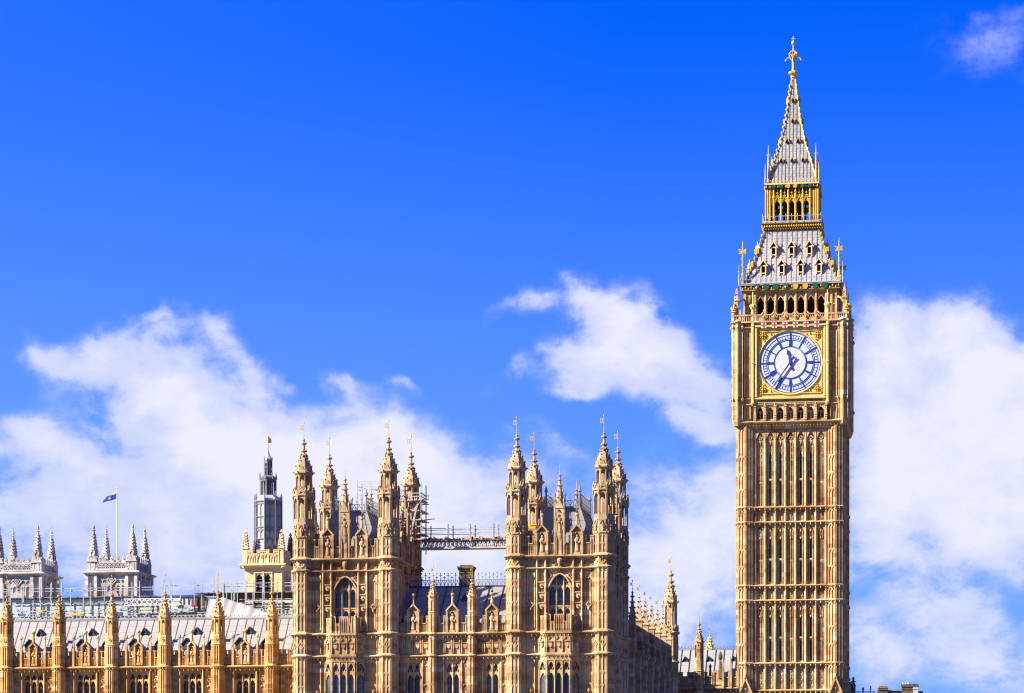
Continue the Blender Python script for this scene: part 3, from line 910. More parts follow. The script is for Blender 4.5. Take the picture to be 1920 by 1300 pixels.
    for x in (-0.34, 0.34): w.rib(x, 0.14, yf + 0.1, yg - 0.05, 20.9, 25.2)
    w.box(-1.0, 1.0, yf + 0.15, yg - 0.05, 22.52, 22.66)
    for x in (-0.67, 0, 0.67):
        w.head(x - 0.28, x + 0.28, 23.9, 24.5, 24.35, yf + 0.2, yg - 0.08, 4)
        w.head(x - 0.28, x + 0.28, 22.0, 22.55, 22.4, yf + 0.2, yg - 0.08, 4)
        for sx in (-1, 1): w.bar((x, yf + 0.25, 24.35), (x + sx * 0.17, yf + 0.25, 24.95), 0.06)
    wo = part('window', w, 'stone', t)
    g = MB(); g.box(-1.0, 1.0, yg - 0.04, yg, 20.9, 25.45); part('glass', g, 'skyglass', wo)
    # parapet with niches and the canopied posts, on all four sides
    for k, (a, yw, rot, front) in enumerate(((HX, yf, 0, 1), (HY, ys, PI / 2, 0), (HY, ys, -PI / 2, 0), (HX, yf, PI, 0))):
        xs = (-1.6, 1.6) if k in (0, 3) else (-2.4, 2.4)
        tower_parapet(t, a, yw, rot, xs)
        rm = Matrix.Rotation(rot, 4, 'Z')
        for x in xs:
            p = rm @ Vector((x, yw - 0.2, 0))
            gable_niche(t, p.x, p.y, 27.2, 29.75, 31.0, 1.0, 'stone', rot)
        p = rm @ Vector((0, yw - 0.15, 0))
        canopy_post(t, p.x, p.y, rot)
    # steep lead roof with flat top and iron cresting
    rf = MB()
    x0, y0, x1, y1 = 3.0, 4.55, 1.55, 3.6
    zb, zt = 27.5, 31.7
    rf.add([(-x0, -y0, zb), (x0, -y0, zb), (x0, y0, zb), (-x0, y0, zb), (-x1, -y1, zt), (x1, -y1, zt), (x1, y1, zt), (-x1, y1, zt)],
           [(0, 1, 5, 4), (1, 2, 6, 5), (2, 3, 7, 6), (3, 0, 4, 7), (4, 5, 6, 7)])
    for i in range(-2, 3):
        rf.bar((i * 1.1, -y0 - 0.01, zb), (i * 0.6, -y1 - 0.02, zt), 0.07)
    for sx in (-1, 1):
        for i in range(-3, 4):
            rf.bar((sx * x0, i * 1.3, zb), (sx * x1, i * 1.03, zt), 0.07)
        for sy in (-1, 1):
            rf.bar((sx * x0, sy * y0, zb), (sx * x1, sy * y1, zt), 0.13)
    rf.sq([(0, zt), (0, zt)])
    rf.box(-x1 - 0.08, x1 + 0.08, -y1 - 0.08, y1 + 0.08, zt - 0.05, zt + 0.1)
    part('roof', rf, 'lead', t)
    cr = MB()
    zc = zt + 0.1
    for p, q in (((-x1, -y1, zc), (x1, -y1, zc)), ((x1, -y1, zc), (x1, y1, zc)), ((x1, y1, zc), (-x1, y1, zc)), ((-x1, y1, zc), (-x1, -y1, zc))):
        cresting(cr, p, q, 1.15, 0.42)
    for sx in (-1, 1):
        for sy in (-1, 1):
            cr.lathe([(0.1, zc), (0.08, zc + 1.3), (0.17, zc + 1.4), (0.03, zc + 1.9)], 6, None, sx * x1, sy * y1)
    part('cresting', cr, 'iron', t)
    # rail of iron tracery standing along the right flank of the roof
    rl = MB(); cresting(rl, (2.75, -3.0, 28.9), (2.75, 3.2, 28.9), 1.3, 0.3); part('roof_rail', rl, 'iron', t)
    ch = MB(); ch.box(-3.15, -2.55, -4.9, -4.4, 27.5, 28.9); ch.lathe([(0.34, 28.9), (0.38, 29.05), (0.22, 29.15), (0.22, 29.5), (0.3, 29.55)], 8, None, -2.85, -4.65)
    part('chimney', ch, 'stone', t)
    for sx in (-1, 1):
        for sy in (-1, 1):
            add_turret(t, BIG, sx * HX, sy * HY, 38.35)
    return t

LX, RX, TY = -54.4, -34.47, 245.2
lt = palace_tower('palace_tower', 'left of the two honey stone towers, scaffold climbing its rear right turret', (LX, TY, 0))
rt = palace_tower('palace_tower', 'right of the two honey stone towers, nearer the clock tower and free of scaffold', (RX, TY, 0))

# ------------------------------------------------------------------ range between the two towers
def roof_slope(mb, x0, x1, ye, ze, yr, zr, back=True):
    mb.add([(x0, ye, ze), (x1, ye, ze), (x1, yr, zr), (x0, yr, zr)], [(0, 1, 2, 3)])
    if back: mb.add([(x0, 2 * yr - ye, ze), (x1, 2 * yr - ye, ze), (x1, yr, zr), (x0, yr, zr)], [(3, 2, 1, 0)])

def seams(mb, x0, x1, step, ye, ze, yr, zr, w=0.07):
    n = int((x1 - x0) / step)
    for i in range(n + 1):
        x = x0 + i * step
        mb.bar((x, ye - 0.03, ze + 0.03), (x, yr - 0.03, zr + 0.03), w)

def vent_mesh(w=0.55, h=0.58, low=0.08):
    mb = MB()
    e = h * low
    mb.slab([(-w / 2, 0), (w / 2, 0), (w / 2, e), (0, h), (-w / 2, e)], 0.05, 0.95)
    mb.slab([(-w * 0.6, e - 0.08), (0, h - 0.05), (w * 0.6, e - 0.08), (w * 0.6, e + 0.02), (0, h + 0.07), (-w * 0.6, e + 0.02)], -0.06, 0.95)
    return mb
VENT = vent_mesh().mesh('roof_vent', 'seam')
DORM = vent_mesh(0.8, 1.05, 0.5)
DORMER = DORM.mesh('dormer', 'seam')

def build_link():
    t = thing('palace_range', 'three bay range with dark lead roof standing between the two honey towers', 'building', (-44.45, 240.2, 0), 'palace ranges')
    e = 5.6
    w = MB()
    bay = 3.66
    for i in range(3):                                         # wall with a hole for each window: piers and heads
        c = (i - 1) * bay
        w.box(c - bay / 2, c - 0.66, 0, 0.45, 0, 18.2); w.box(c + 0.66, c + bay / 2, 0, 0.45, 0, 18.2)
        w.box(c - 0.66, c + 0.66, 0, 0.45, 0, 9.0); w.box(c - 0.66, c + 0.66, 0.0, 0.45, 17.55, 18.2)
        blind(w, c - 1.42, c - 0.86, 9, 17.75, 0, 1, 0.11, 0.09, (15.6, 13.0)); blind(w, c + 0.86, c + 1.42, 9, 17.75, 0, 1, 0.11, 0.09, (15.6, 13.0))
        for x in (-1.15, -0.38, 0.38, 1.15):                   # shield panels
            blind(w, c + x - 0.3, c + x + 0.3, 18.45, 19.85, -0.0, 1, 0.12, 0.09, (), False)
            shield(w, c + x, 19.05, 0.36, -0.12, 0); w.box(c + x - 0.22, c + x + 0.22, -0.14, 0, 19.32, 19.4)
    w.box(-e, e, 0, 0.45, 18.2, 20.2)
    w.string(-e, e, 0, 18.2, 0.36, 0.26, 0.42, 0.11); w.string(-e, e, 0, 20.25, 0.46, 0.32, 0.42, 0.12)
    part('wall', w, 'stone', t)
    for i in range(3):
        c = (i - 1) * bay
        wi = MB()
        wi.lights(c - 0.62, c + 0.62, 9.0, 17.55, 2, 0.08, 0.3, 0.12, 16.9, 17.45, (12.6,))
        for x in (-0.31, 0.31):
            wi.head(c + x - 0.25, c + x + 0.25, 16.0, 16.7, 16.5, 0.14, 0.26, 4)
            for sx in (-1, 1): wi.bar((c + x, 0.2, 16.6), (c + x + sx * 0.2, 0.2, 17.1), 0.06)
        o = part('window', wi, 'stone', t)
        g = MB(); g.box(c - 0.66, c + 0.66, 0.32, 0.36, 9.0, 17.55)
        part('glass', g, 'glass' if i == 0 else 'skyglass', o)
        gable_niche(t, c, -0.1, 20.3, 22.75, 23.95, 1.0, 'stone')
    for i in range(3):
        c = (i - 1) * bay
        for a, b in ((c - bay / 2 + 0.3, c - 0.5), (c + 0.5, c + bay / 2 - 0.3)):
            pa = MB(); battlement(pa, a, b, -0.1, 20.3, 21.1, 21.75, 0.62, 0.36)
            part('battlement', pa, 'stone', t)
    tm = slim_turret(0.36, 20.2, 22.2, 23.6, 24.0, 25.3, 'stone', 1.1)
    mb = MB(); mb.oct([(0.37, 0), (0.37, 23.4)]); oct_panels(mb, 0.37, [(20.4, 22.1, ()), (22.3, 23.3, ()), (9, 18, (15.6,)), (18.5, 19.9, ())], 0.035, 0.06, False)
    for z, p in ((18.2, 0.13), (20.2, 0.16), (22.2, 0.06)): oct_string(mb, 0.37, z, p, 0.2, False)
    cap = MB(); spirelet(cap, 0.4, 23.65, 25.3, 0.075)
    for s_ in (-1, 1):
        tt = part('turret', mb, 'stone', t, (s_ * bay / 2 + 0.0, -0.12, 0))
        part('spirelet', cap, 'stone', tt); part('vane', vane_mesh(1.1, True, 0.02, 0.16), 'gold', tt, (0, 0, 25.3))
    r = MB(); roof_slope(r, -6.2, 5.9, 0.8, 20.2, 6.6, 25.05); part('roof', r, 'lead', t)
    s_ = MB(); seams(s_, -5.8, 5.8, 1.35, 0.8, 20.2, 6.6, 25.05, 0.08); s_.bar((-6.2, 6.6, 25.06), (5.9, 6.6, 25.06), 0.16); part('roof_seam', s_, 'seam', t)
    c = MB(); cresting(c, (-6.0, 6.6, 25.1), (5.9, 6.6, 25.1), 1.2, 0.36); part('cresting', c, 'iron', t)
    for x, f in ((-4.6, 0.62), (0.25, 0.72), (4.6, 0.75), (3.2, 0.2), (-1.9, 0.22), (-5.2, 0.24)):
        link('roof_vent', VENT, t, (x, 0.8 + 5.8 * f - 0.3, 20.2 + 4.85 * f - 0.15))
    ch = MB(); ch.box(-0.62, 0.62, -0.6, 0.6, 18, 26.95); ch.box(-0.8, 0.8, -0.78, 0.78, 26.95, 27.15); ch.box(-0.7, 0.7, -0.68, 0.68, 26.75, 26.95); ch.box(-0.55, 0.55, -0.5, 0.5, 27.15, 27.3)
    for i in range(4): ch.box(-0.66, 0.66, -0.64, 0.64, 25.0 + i * 0.5, 25.06 + i * 0.5)
    part('chimney', ch, 'soot', t, (mx(875, 249.5) + 44.45, 9.3, 0))
build_link()

# ------------------------------------------------------------------ long wing at the left
def build_wing():
    t = thing('palace_wing', 'long low orange stone wing with pale grey roof at lower left', 'building', (-62.3, 243.6, 0))
    bay = 5.2
    tm = slim_turret(0.6, 17.6, 19.65, 20.85, 22.0, 24.75, 'wing', 1.5)
    w = MB()
    L0, L1 = -6.2 * bay, 3.2
    segs = [(-(i + 0.5) * bay, i) for i in range(6)]
    w.box(L0, -6 * bay + 0.4, 0, 0.5, 0, 17.6)
    w.box(-0.4, L1, 0, 0.5, 0, 17.6)
    w.string(L0, L1, 0, 17.6, 0.48, 0.34, 0.46, 0.13)
    for c, i in segs:
        w.box(c - bay / 2, c - 0.98, 0, 0.5, 0, 17.6); w.box(c + 0.98, c + bay / 2, 0, 0.5, 0, 17.6)
        w.box(c - 0.98, c + 0.98, 0, 0.5, 16.95, 17.6); w.box(c - 0.98, c + 0.98, 0, 0.5, 0, 9.5)
        for a, b in ((c - 1.95, c - 1.35), (c + 1.35, c + 1.95)):
            blind(w, a, b, 9, 17.15, 0, 1, 0.12, 0.1, (15.8, 13.5))
            w.diamond((a + b) / 2, 16.3, 0.17, -0.1, 0, 0.05)
        for x in (c - 1.12, c + 1.12): w.rib(x, 0.2, -0.26, 0, 9, 17.3)
        # battlement: two stretches each side of the niche, little pinnacles half way
        for a, b in ((c - 2.0, c - 0.46), (c + 0.46, c + 2.0)):
            pa = MB(); battlement(pa, a, b, -0.12, 17.75, 18.42, 19.02, 0.3, 0.21); part('battlement', pa, 'wing', t)
        for x in (c - 1.18, c + 1.18):
            pa = MB(); pa.box(x - 0.1, x + 0.1, -0.3, 0.1, 17.3, 19.3)
            pa.lathe([(0.12, 19.3), (0.07, 20.0), (0.05, 20.25), (0.13, 20.35), (0.13, 20.5), (0.02, 20.65)], 6, None, x, -0.1); part('pinnacle', pa, 'wing', t)
    for a, b in ((0.7, 1.6), (1.7, 2.9)):
        pa = MB(); battlement(pa, a, b, -0.12, 17.75, 18.42, 19.02, 0.3, 0.21); part('battlement', pa, 'wing', t)
    blind(w, 0.85, 2.3, 9, 17.15, 0, 2, 0.12, 0.1, (15.8, 13.5))
    part('wall', w, 'wing', t)
    wi = MB(); wi.lights(-0.95, 0.95, 9.5, 16.95, 3, 0.12, 0.34, 0.11, 16.62, 16.9, (12.8,))
    for x in (-0.633, 0, 0.633):
        wi.head(x - 0.26, x + 0.26, 15.85, 16.42, 16.3, 0.16, 0.3, 4)
        for sx in (-1, 1): wi.bar((x, 0.22, 16.3), (x + sx * 0.2, 0.22, 16.7), 0.05)
        wi.diamond(x, 15.7, 0.1, 0.3, 0.36, 0.04)
    wm = wi.mesh('window', 'wing')
    g = MB(); g.box(-0.98, 0.98, 0.36, 0.4, 9.5, 16.95); gm = g.mesh('glass', 'glass')
    for c, i in segs:
        o = link('window', wm, t, (c, 0, 0)); link('glass', gm, o)
        gable_niche(t, c + 0.02, -0.12, 17.75, 19.85, 21.1, 0.7, 'wing', 0, False)
    for i in range(6):
        add_turret(t, tm, -i * bay, -0.15, 24.75)
    ye, ze, yr, zr = 0.9, 18.3, 4.3, 22.35
    r = MB(); roof_slope(r, L0, L1, ye, ze, yr, zr); part('roof', r, 'paleroof', t)
    s_ = MB(); seams(s_, L0 + 0.3, L1, 0.833, ye, ze, yr, zr, 0.028); part('roof_seam', s_, 'seam', t)
    gu = MB(); gu.box(L0, L1, 0.55, 1.0, 18.2, 18.75); gu.bar((L0, yr, zr + 0.03), (L1, yr, zr + 0.03), 0.14); part('gutter', gu, 'lead', t)
    for c, i in segs:
        link('roof_vent', VENT, t, (c - 0.42, ye + 3.4 * 0.66 - 0.25, ze + 4.05 * 0.66 - 0.1))
        link('dormer', DORMER, t, (c - 1.0, ye + 0.5, ze + 1.0)); link('dormer', DORMER, t, (c + 1.6, ye + 0.5, ze + 1.0))
    cr = MB(); cresting(cr, (L0, yr, zr), (L1, yr, zr), 0.36, 0.4); part('cresting', cr, 'steel', t)
build_wing()

# ------------------------------------------------------------------ shaded side range running back behind the right tower
def build_side():
    X = -29.75
    t = thing('palace_range', 'shaded side range of seven sunlit pinnacles running back from the right tower', 'building', (X, 250.4, 0), 'palace ranges')
    Lw = 40.0
    w = MB()
    w.at(rot=PI / 2)                                           # local x runs back, -y faces right
    w.box(0, Lw, 0, 0.5, 0, 20.2)
    w.string(0, Lw, 0, 18.2, 0.26, 0.26, 0.42); w.string(0, Lw, 0, 20.25, 0.34, 0.32, 0.42)
    def bat(y0, y1):
        pa = MB(); battlement(pa, y0, y1, -0.1, 20.3, 21.3, 22.0, 0.62, 0.36); part('battlement', pa, 'stone', t, (0, 0, 0), PI / 2)
    ys = [2.0 + 5.65 * i for i in range(7)]
    for i, y in enumerate(ys):
        nx = ys[i + 1] if i < 6 else Lw
        c = (y + nx) / 2
        blind(w, y + 0.7, c - 0.9, 9, 17.8, 0, 2, 0.12, 0.09, (15, 12)); blind(w, c + 0.9, nx - 0.7, 9, 17.8, 0, 2, 0.12, 0.09, (15, 12))
        blind(w, y + 0.6, nx - 0.6, 18.45, 19.85, 0, 6, 0.12, 0.09)
        bat(y + 0.4, c - 0.5); bat(c + 0.5, nx - 0.4)
    bat(0, 1.6)
    w.pop()
    part('wall', w, 'stone', t)
    bm = MB()                                                  # buttress with its shrine and pinnacle
    bm.box(-0.2, 0.55, -0.32, 0.32, 0, 19.2)
    bm.sq([(0.3, 19.0), (0.42, 19.3), (0.42, 19.5)], 0.42, 0)
    bm.box(0.05, 0.8, -0.36, 0.36, 19.5, 19.62); bm.box(0.16, 0.7, -0.2, 0.3, 19.62, 20.5)
    for sy in (-1, 1): bm.box(0.08, 0.2, sy * 0.3 - 0.06, sy * 0.3 + 0.06, 19.62, 20.5); bm.box(0.64, 0.78, sy * 0.3 - 0.06, sy * 0.3 + 0.06, 19.62, 20.5)
    bm.box(0.05, 0.8, -0.38, 0.38, 20.5, 20.65)
    bm.box(0.12, 0.72, -0.3, 0.3, 20.65, 22.4)
    bm.box(-0.1, 0.6, -0.32, 0.32, 18.0, 18.3)
    bmm = bm.mesh('buttress', 'stone')
    sp = MB(); pinnacle(sp, 0.3, 22.35, 22.5, 24.9); spm = sp.mesh('spirelet', 'stone')
    vm = vane_mesh(0.95, True, 0.018, 0.22).mesh('vane', 'gold')
    for i, y in enumerate(ys):
        o = link('buttress', bmm, t, (0, y, 0))
        link('spirelet', spm, o, (0.42, 0, 0)); link('vane', vm, o, (0.42, 0, 24.9))
        if i < 6:
            gable_niche(t, 0.1, y + 2.83, 20.3, 22.8, 23.7, 1.0, 'stone', PI / 2, False)
    r = MB(); r.add([(-0.9, 0, 20.2), (-0.9, Lw, 20.2), (-4.5, Lw, 22.4), (-4.5, 0, 22.4), (-9, 0, 20.2), (-9, Lw, 20.2)], [(0, 1, 2, 3), (3, 2, 5, 4)])
    part('roof', r, 'lead', t)
    bw = MB(); bw.box(-9, -0.45, Lw - 0.5, Lw + 9.0, 0, 21.6); part('shading_block', bw, 'stone', t)  # hidden block added behind the corner turret to shade the low range
    # corner turret at the far end
    tu = MB(); r_ = 0.74
    tu.oct([(r_, 0), (r_, 23.3)]); oct_panels(tu, r_, [(18.5, 20.0, ()), (20.5, 23.0, (21.8,))], 0.05, 0.08)
    for z, p in ((18.2, 0.16), (20.2, 0.2), (23.4, 0.24)): oct_string(tu, r_, z, p, 0.24, False)
    gablets(tu, r_, 23.5, 0.27, 0.5)
    open_stage(tu, r_ * 0.86, 23.5, 26.5, 0.15)
    ca = MB(); spirelet(ca, 0.68, 26.75, 30.2, 0.13)
    o = part('turret', tu, 'stone', t, (0.3, Lw - 0.7, 0)); part('spirelet', ca, 'stone', o); part('vane', vane_mesh(1.4, True, 0.022, 0.3), 'gold', o, (0, 0, 30.2))
build_side()

# ------------------------------------------------------------------ low range between the side range and the clock tower
def build_low():
    Y = 299.5
    x0, x1 = mx(1268, Y), mx(1386, Y)
    t = thing('palace_range', 'low range with pale roof and one turret, left of the clock tower foot', 'building', (x0, Y, 0), 'palace ranges')
    L = x1 - x0
    z = lambda py, px=1320, yy=Y: mz(px, py, yy)
    w = MB(); w.box(0, L, 0, 0.5, 0, z(1283)); w.string(0, L, 0, z(1290), 0.4, 0.4, 0.6)
    xt = mx(1311, Y) - x0
    blind(w, 0.3, xt - 0.9, 9, z(1297), 0, 3, 0.12, 0.1); blind(w, xt + 0.9, L, 9, z(1297), 0, 6, 0.12, 0.1)
    part('wall', w, 'stone', t)
    pa = MB()
    battlement(pa, 0.0, xt - 0.6, -0.1, z(1284), z(1270), z(1262), 0.9, 0.5); part('battlement', pa, 'stone', t); pa = MB()
    battlement(pa, xt + 0.6, mx(1340, Y) - x0, -0.1, z(1284), z(1270), z(1262), 0.9, 0.5); part('battlement', pa, 'stone', t); pa = MB()
    a, b = mx(1356, Y) - x0, mx(1384, Y) - x0
    pa.box(mx(1340, Y) - x0, a, -0.1, 0.3, z(1284), z(1257))
    battlement(pa, a, b, -0.25, z(1288), z(1272), z(1262), 0.55, 0.4)
    for px, top in ((1356, 1240), (1370.5, 1238), (1384, 1240)):
        xx = mx(px, Y) - x0
        pa.box(xx - 0.12, xx + 0.12, -0.5, 0.1, z(1292), z(top + 8)); pa.lathe([(0.15, z(top + 8)), (0.02, z(top - 6))], 4, PI / 4, xx, -0.2)
    part('parapet', pa, 'stone', t)
    fin = MB(); fin.lathe([(0.3, z(1272)), (0.12, z(1238)), (0.24, z(1235)), (0.24, z(1230)), (0.05, z(1222))], 6); part('finial', fin, 'soot', t, (mx(1351, Y) - x0, -0.1, 0))
    f2 = MB(); f2.lathe([(0.2, z(1272)), (0.1, z(1253)), (0.18, z(1250)), (0.02, z(1244))], 6); part('finial', f2, 'soot', t, (mx(1331, Y) - x0, 0.5, 0))
    tu = MB(); r_ = 0.5
    tu.oct([(r_, 0), (r_, z(1238))]); oct_panels(tu, r_, [(z(1287), z(1261), ())], 0.04, 0.07)
    oct_string(tu, r_, z(1291), 0.14, 0.22, False); oct_string(tu, r_, z(1258), 0.07, 0.14, False)
    open_stage(tu, r_ * 0.94, z(1238), z(1207), 0.13)
    ca = MB(); spirelet(ca, 0.5, z(1203), z(1166), 0.09)
    o = part('turret', tu, 'stone', t, (xt, -0.1, 0)); part('spirelet', ca, 'stone', o); part('vane', vane_mesh(0.95, False), 'gold', o, (0, 0, z(1166)))
    ye, yr = 1.2, 4.6
    ze, zr = z(1270), z(1219, 1320, Y + 4.6)
    Lr = mx(1379, Y + 3) - x0
    r = MB(); roof_slope(r, -0.2, Lr, ye, ze, yr, zr); part('roof', r, 'paleroof', t)
    s_ = MB(); seams(s_, 0.2, Lr, 0.97, ye, ze, yr, zr, 0.07); part('roof_seam', s_, 'seam', t)
    cr = MB(); cresting(cr, (-0.2, yr, zr), (Lr, yr, zr), 0.42, 0.35); part('cresting', cr, 'iron', t)
    for px in (1284, 1328.5, 1375):
        link('roof_vent', VENT, t, (mx(px, Y + 3) - x0, ye + 1.9, ze + (zr - ze) * 0.58))
    fl = MB(); pr = [(0.75, z(1222)), (0.62, z(1211)), (0.2, z(1196)), (0.1, z(1184)), (0.02, z(1181))]
    fl.lathe(pr, 8, PI / 8); fl.crockets(pr, 8, PI / 8, [z(1215), z(1208), z(1201), z(1195), z(1190)], 0.11)
    o = part('spirelet', fl, 'goldpale', t, (mx(1330, Y + 6) - x0, 7, 0)); part('vane', vane_mesh(1.1, True, 0.02, 0.2), 'gold', o, (0, 0, z(1184)))
build_low()
# ------------------------------------------------------------------ the clock tower
CX, CF, HS = mx(1482, 318), 318.0, 6.4
CY = CF + HS
def ez(py, Y=318.0): return mz(1485, py, Y)
FACES = [k * PI / 2 for k in range(4)]

def four(fn, *a):
    mb = MB()
    for r in FACES:
        mb.at(rot=r); fn(mb, *a); mb.pop()
    return mb
def corners(fn):
    mb = MB()
    for sx, sy, r in ((-1, -1, 0), (1, -1, PI / 2), (1, 1, PI), (-1, 1, -PI / 2)):
        fn(mb, sx, sy)
    return mb

PITCH = 1.2
def build_clock_tower():
    t = thing('clock_tower', 'tall honey stone clock tower with gilded belfry and pointed iron spire', 'clock tower', (CX, CY, 0))
    z795, z820, z950, z978, z1097, z1125, z1243, z1293 = [ez(p) for p in (797, 818, 950, 978, 1097, 1125, 1243, 1294)]
    yw = -5.75
    # ---- shaft
    def shaft(mb):
        mb.box(-5.0, 5.0, yw, yw + 0.6, 0, z795)
        for i in range(8):
            x = (i - 3.5) * PITCH
            mb.rib(x, 0.34, yw - 0.34, yw, 0, z795)
            mb.box(x - 0.24, x - 0.15, yw - 0.16, yw, 0, z795); mb.box(x + 0.15, x + 0.24, yw - 0.16, yw, 0, z795)
        for i in range(7):
            x = (i - 3) * PITCH
            a, b = x - 0.36, x + 0.36
            slit = i in (1, 2, 4, 5)
            for q in (a + 0.12, b - 0.12): mb.box(q - 0.035, q + 0.035, yw - 0.09, yw, 0, z795)
            if not slit: mb.box(x - 0.035, x + 0.035, yw - 0.09, yw, 0, z795)
            mb.head(a - 0.09, b + 0.09, z795 - 1.5, z795 - 0.5, z795 - 0.75, yw - 0.3, yw, 5)
            mb.head(a, x, z795 - 2.3, z795 - 1.7, z795 - 1.8, yw - 0.14, yw, 3); mb.head(x, b, z795 - 2.3, z795 - 1.7, z795 - 1.8, yw - 0.14, yw, 3)
            mb.diamond(x, z795 - 1.45, 0.22, yw - 0.2, yw, 0.09)
            for k in range(5): mb.knob(x + (-0.17 if k % 2 else 0.17), yw, z795 - 2.6 - 0.36 * k, 0.11, 0.17)
            for z0, z1 in ((z978, z950), (z1125, z1097), (z1293, z1243)):      # carved bands
                mb.head(a, x, z1 - 0.55, z1 - 0.2, z1 - 0.25, yw - 0.16, yw, 3); mb.head(x, b, z1 - 0.55, z1 - 0.2, z1 - 0.25, yw - 0.16, yw, 3)
                n = max(3, int((z1 - z0) / 0.34))
                for k in range(n):
                    zz = z0 + 0.2 + (z1 - z0 - 0.5) * k / (n - 1)
                    mb.knob(x - 0.15 + 0.3 * (k % 2), yw - 0.02, zz, 0.12, 0.17)
                    mb.knob(x + 0.15 - 0.3 * (k % 2), yw - 0.02, zz + 0.1, 0.07, 0.1)
            for z1 in (z978, z1125):                                         # canopies below the bands
                mb.head(a, b, z1 - 1.25, z1 - 0.25, z1 - 0.45, yw - 0.18, yw, 4)
                mb.bar((x - 0.2, yw - 0.1, z1 - 0.9), (x - 0.2, yw - 0.1, z1 - 2.0), 0.08); mb.bar((x + 0.2, yw - 0.1, z1 - 0.9), (x + 0.2, yw - 0.1, z1 - 2.0), 0.08)
                mb.knob(x, yw - 0.1, z1 - 1.0, 0.12, 0.25); mb.knob(x, yw - 0.1, z1 - 1.9, 0.12, 0.2)
            if not slit:
                for zc in (ez(905), ez(1052), ez(1199)):
                    for s_ in (-1, 1): mb.head(x - 0.3 if s_ < 0 else x, x if s_ < 0 else x + 0.3, zc - 0.25, zc + 0.2, zc + 0.1, yw - 0.1, yw, 3); mb.diamond(x + s_ * 0.15, zc - 0.1, 0.12, yw - 0.08, yw, 0.05)
        for z in (z950, z978, z1097, z1125, z1243, z1293):
            mb.string(-4.4, 4.4, yw, z, 0.56, 0.28)
            for i in range(15): mb.knob((i - 7) * PITCH / 2, yw - 0.5, z - 0.26, 0.09, 0.16)
        for i in range(7):
            x = (i - 3) * PITCH
            if i in (1, 2, 4, 5):                                            # stone reveals round the slits
                for q in (-0.2, 0.2): mb.box(x + q - 0.05, x + q + 0.05, yw - 0.13, yw, ez(1238), ez(1150)); mb.box(x + q - 0.05, x + q + 0.05, yw - 0.13, yw, ez(1091), ez(1004)); mb.box(x + q - 0.05, x + q + 0.05, yw - 0.13, yw, ez(946), ez(845))
                for zz in (ez(898), ez(1048), ez(1195)): mb.box(x - 0.22, x + 0.22, yw - 0.12, yw, zz - 0.1, zz + 0.12)
    sh = four(shaft)
    def piers(mb, sx, sy):
        c = 5.33
        mb.lathe([(1.12, 0), (1.12, z795)], 8, 0, sx * c, sy * c)
        for k in range(8):
            mb.at(sx * c, sy * c, 0, k * PI / 4 + PI / 8)
            r_ = 1.12 * math.cos(PI / 8); h = 1.12 * math.sin(PI / 8)
            for x in (-h + 0.06, 0, h - 0.06):
                mb.rib(x, 0.13, -r_ - 0.12, -r_, 0, z795)
            for zt in (z795 - 0.3, ez(855), ez(887), ez(917), z950 - 0.3, z978 - 0.3, ez(1030), ez(1062), z1097 - 0.3, z1125 - 0.3, ez(1175), ez(1208), z1243 - 0.3):
                for a, b in ((-h + 0.11, -0.05), (0.05, h - 0.11)):
                    mb.head(a, b, zt - 0.42, zt, zt - 0.07, -r_ - 0.08, -r_, 3)
                if zt in (ez(855), ez(887), ez(917), ez(1030), ez(1062), ez(1175), ez(1208)): mb.box(-h, h, -r_ - 0.11, -r_, zt, zt + 0.1)
            mb.pop()
        for z in (z950, z978, z1097, z1125, z1243, z1293):
            mb.lathe([(1.12, z - 0.28), (1.32, z - 0.08), (1.32, z), (1.12, z + 0.2)], 8, 0, sx * c, sy * c)
            for k in range(16):
                a = k * PI / 8
                mb.knob(sx * c + 1.24 * math.cos(a), sy * c + 1.24 * math.sin(a), z - 0.22, 0.09, 0.14)
        # gabled foot of the pier
        for k in range(4):
            mb.at(sx * c, sy * c, 0, k * PI / 2)
            for s_ in (-1, 1):
                mb.bar((s_ * 0.75, -1.25, ez(1300)), (0, -1.25, ez(1271)), 0.22, 0.5)
                for q in range(3): mb.knob(s_ * (0.68 - 0.24 * q), -1.35, ez(1296 - 9 * q), 0.13, 0.15)
            mb.slab([(-0.8, ez(1303)), (0.8, ez(1303)), (0, ez(1274))], -1.2, -0.9)
            mb.knob(0, -1.25, ez(1266), 0.14, 0.25)
            mb.knob(0, -1.22, ez(1291), 0.24, 0.3)
            mb.pop()
    pi = corners(piers)
    part('shaft', sh, 'tower', t)
    part('corner_pier', pi, 'tower', t)
    # slit windows
    rows = [(846, 896), (900, 945), (1005, 1046), (1050, 1090), (1151, 1193), (1198, 1237)]
    for a, b in rows:
        z0, z1 = ez(b), ez(a)
        sm = MB(); sm.slab([(-0.145, z0), (0.145, z0), (0.145, z1 - 0.3), (0, z1), (-0.145, z1 - 0.3)], yw - 0.03, yw + 0.05)
        me = sm.mesh('slit_window', 'slit')
        for i in (1, 2, 4, 5):
            for r in (0.0, PI / 2):
                m_ = Matrix.Rotation(r, 4, 'Z') @ Vector(((i - 3) * PITCH, 0, 0))
                link('slit_window', me, t, m_, r)
    # ---- corbel, window band
    zb0, zb1 = ez(792), ez(757)
    st = MB()
    st.sq([(5.9, z795 - 0.5), (6.25, z795), (6.55, z795 + 0.15), (6.6, z795 + 0.35), (6.45, z795 + 0.5)])
    st.sq([(5.95, z795 + 0.4), (5.95, ez(604))])
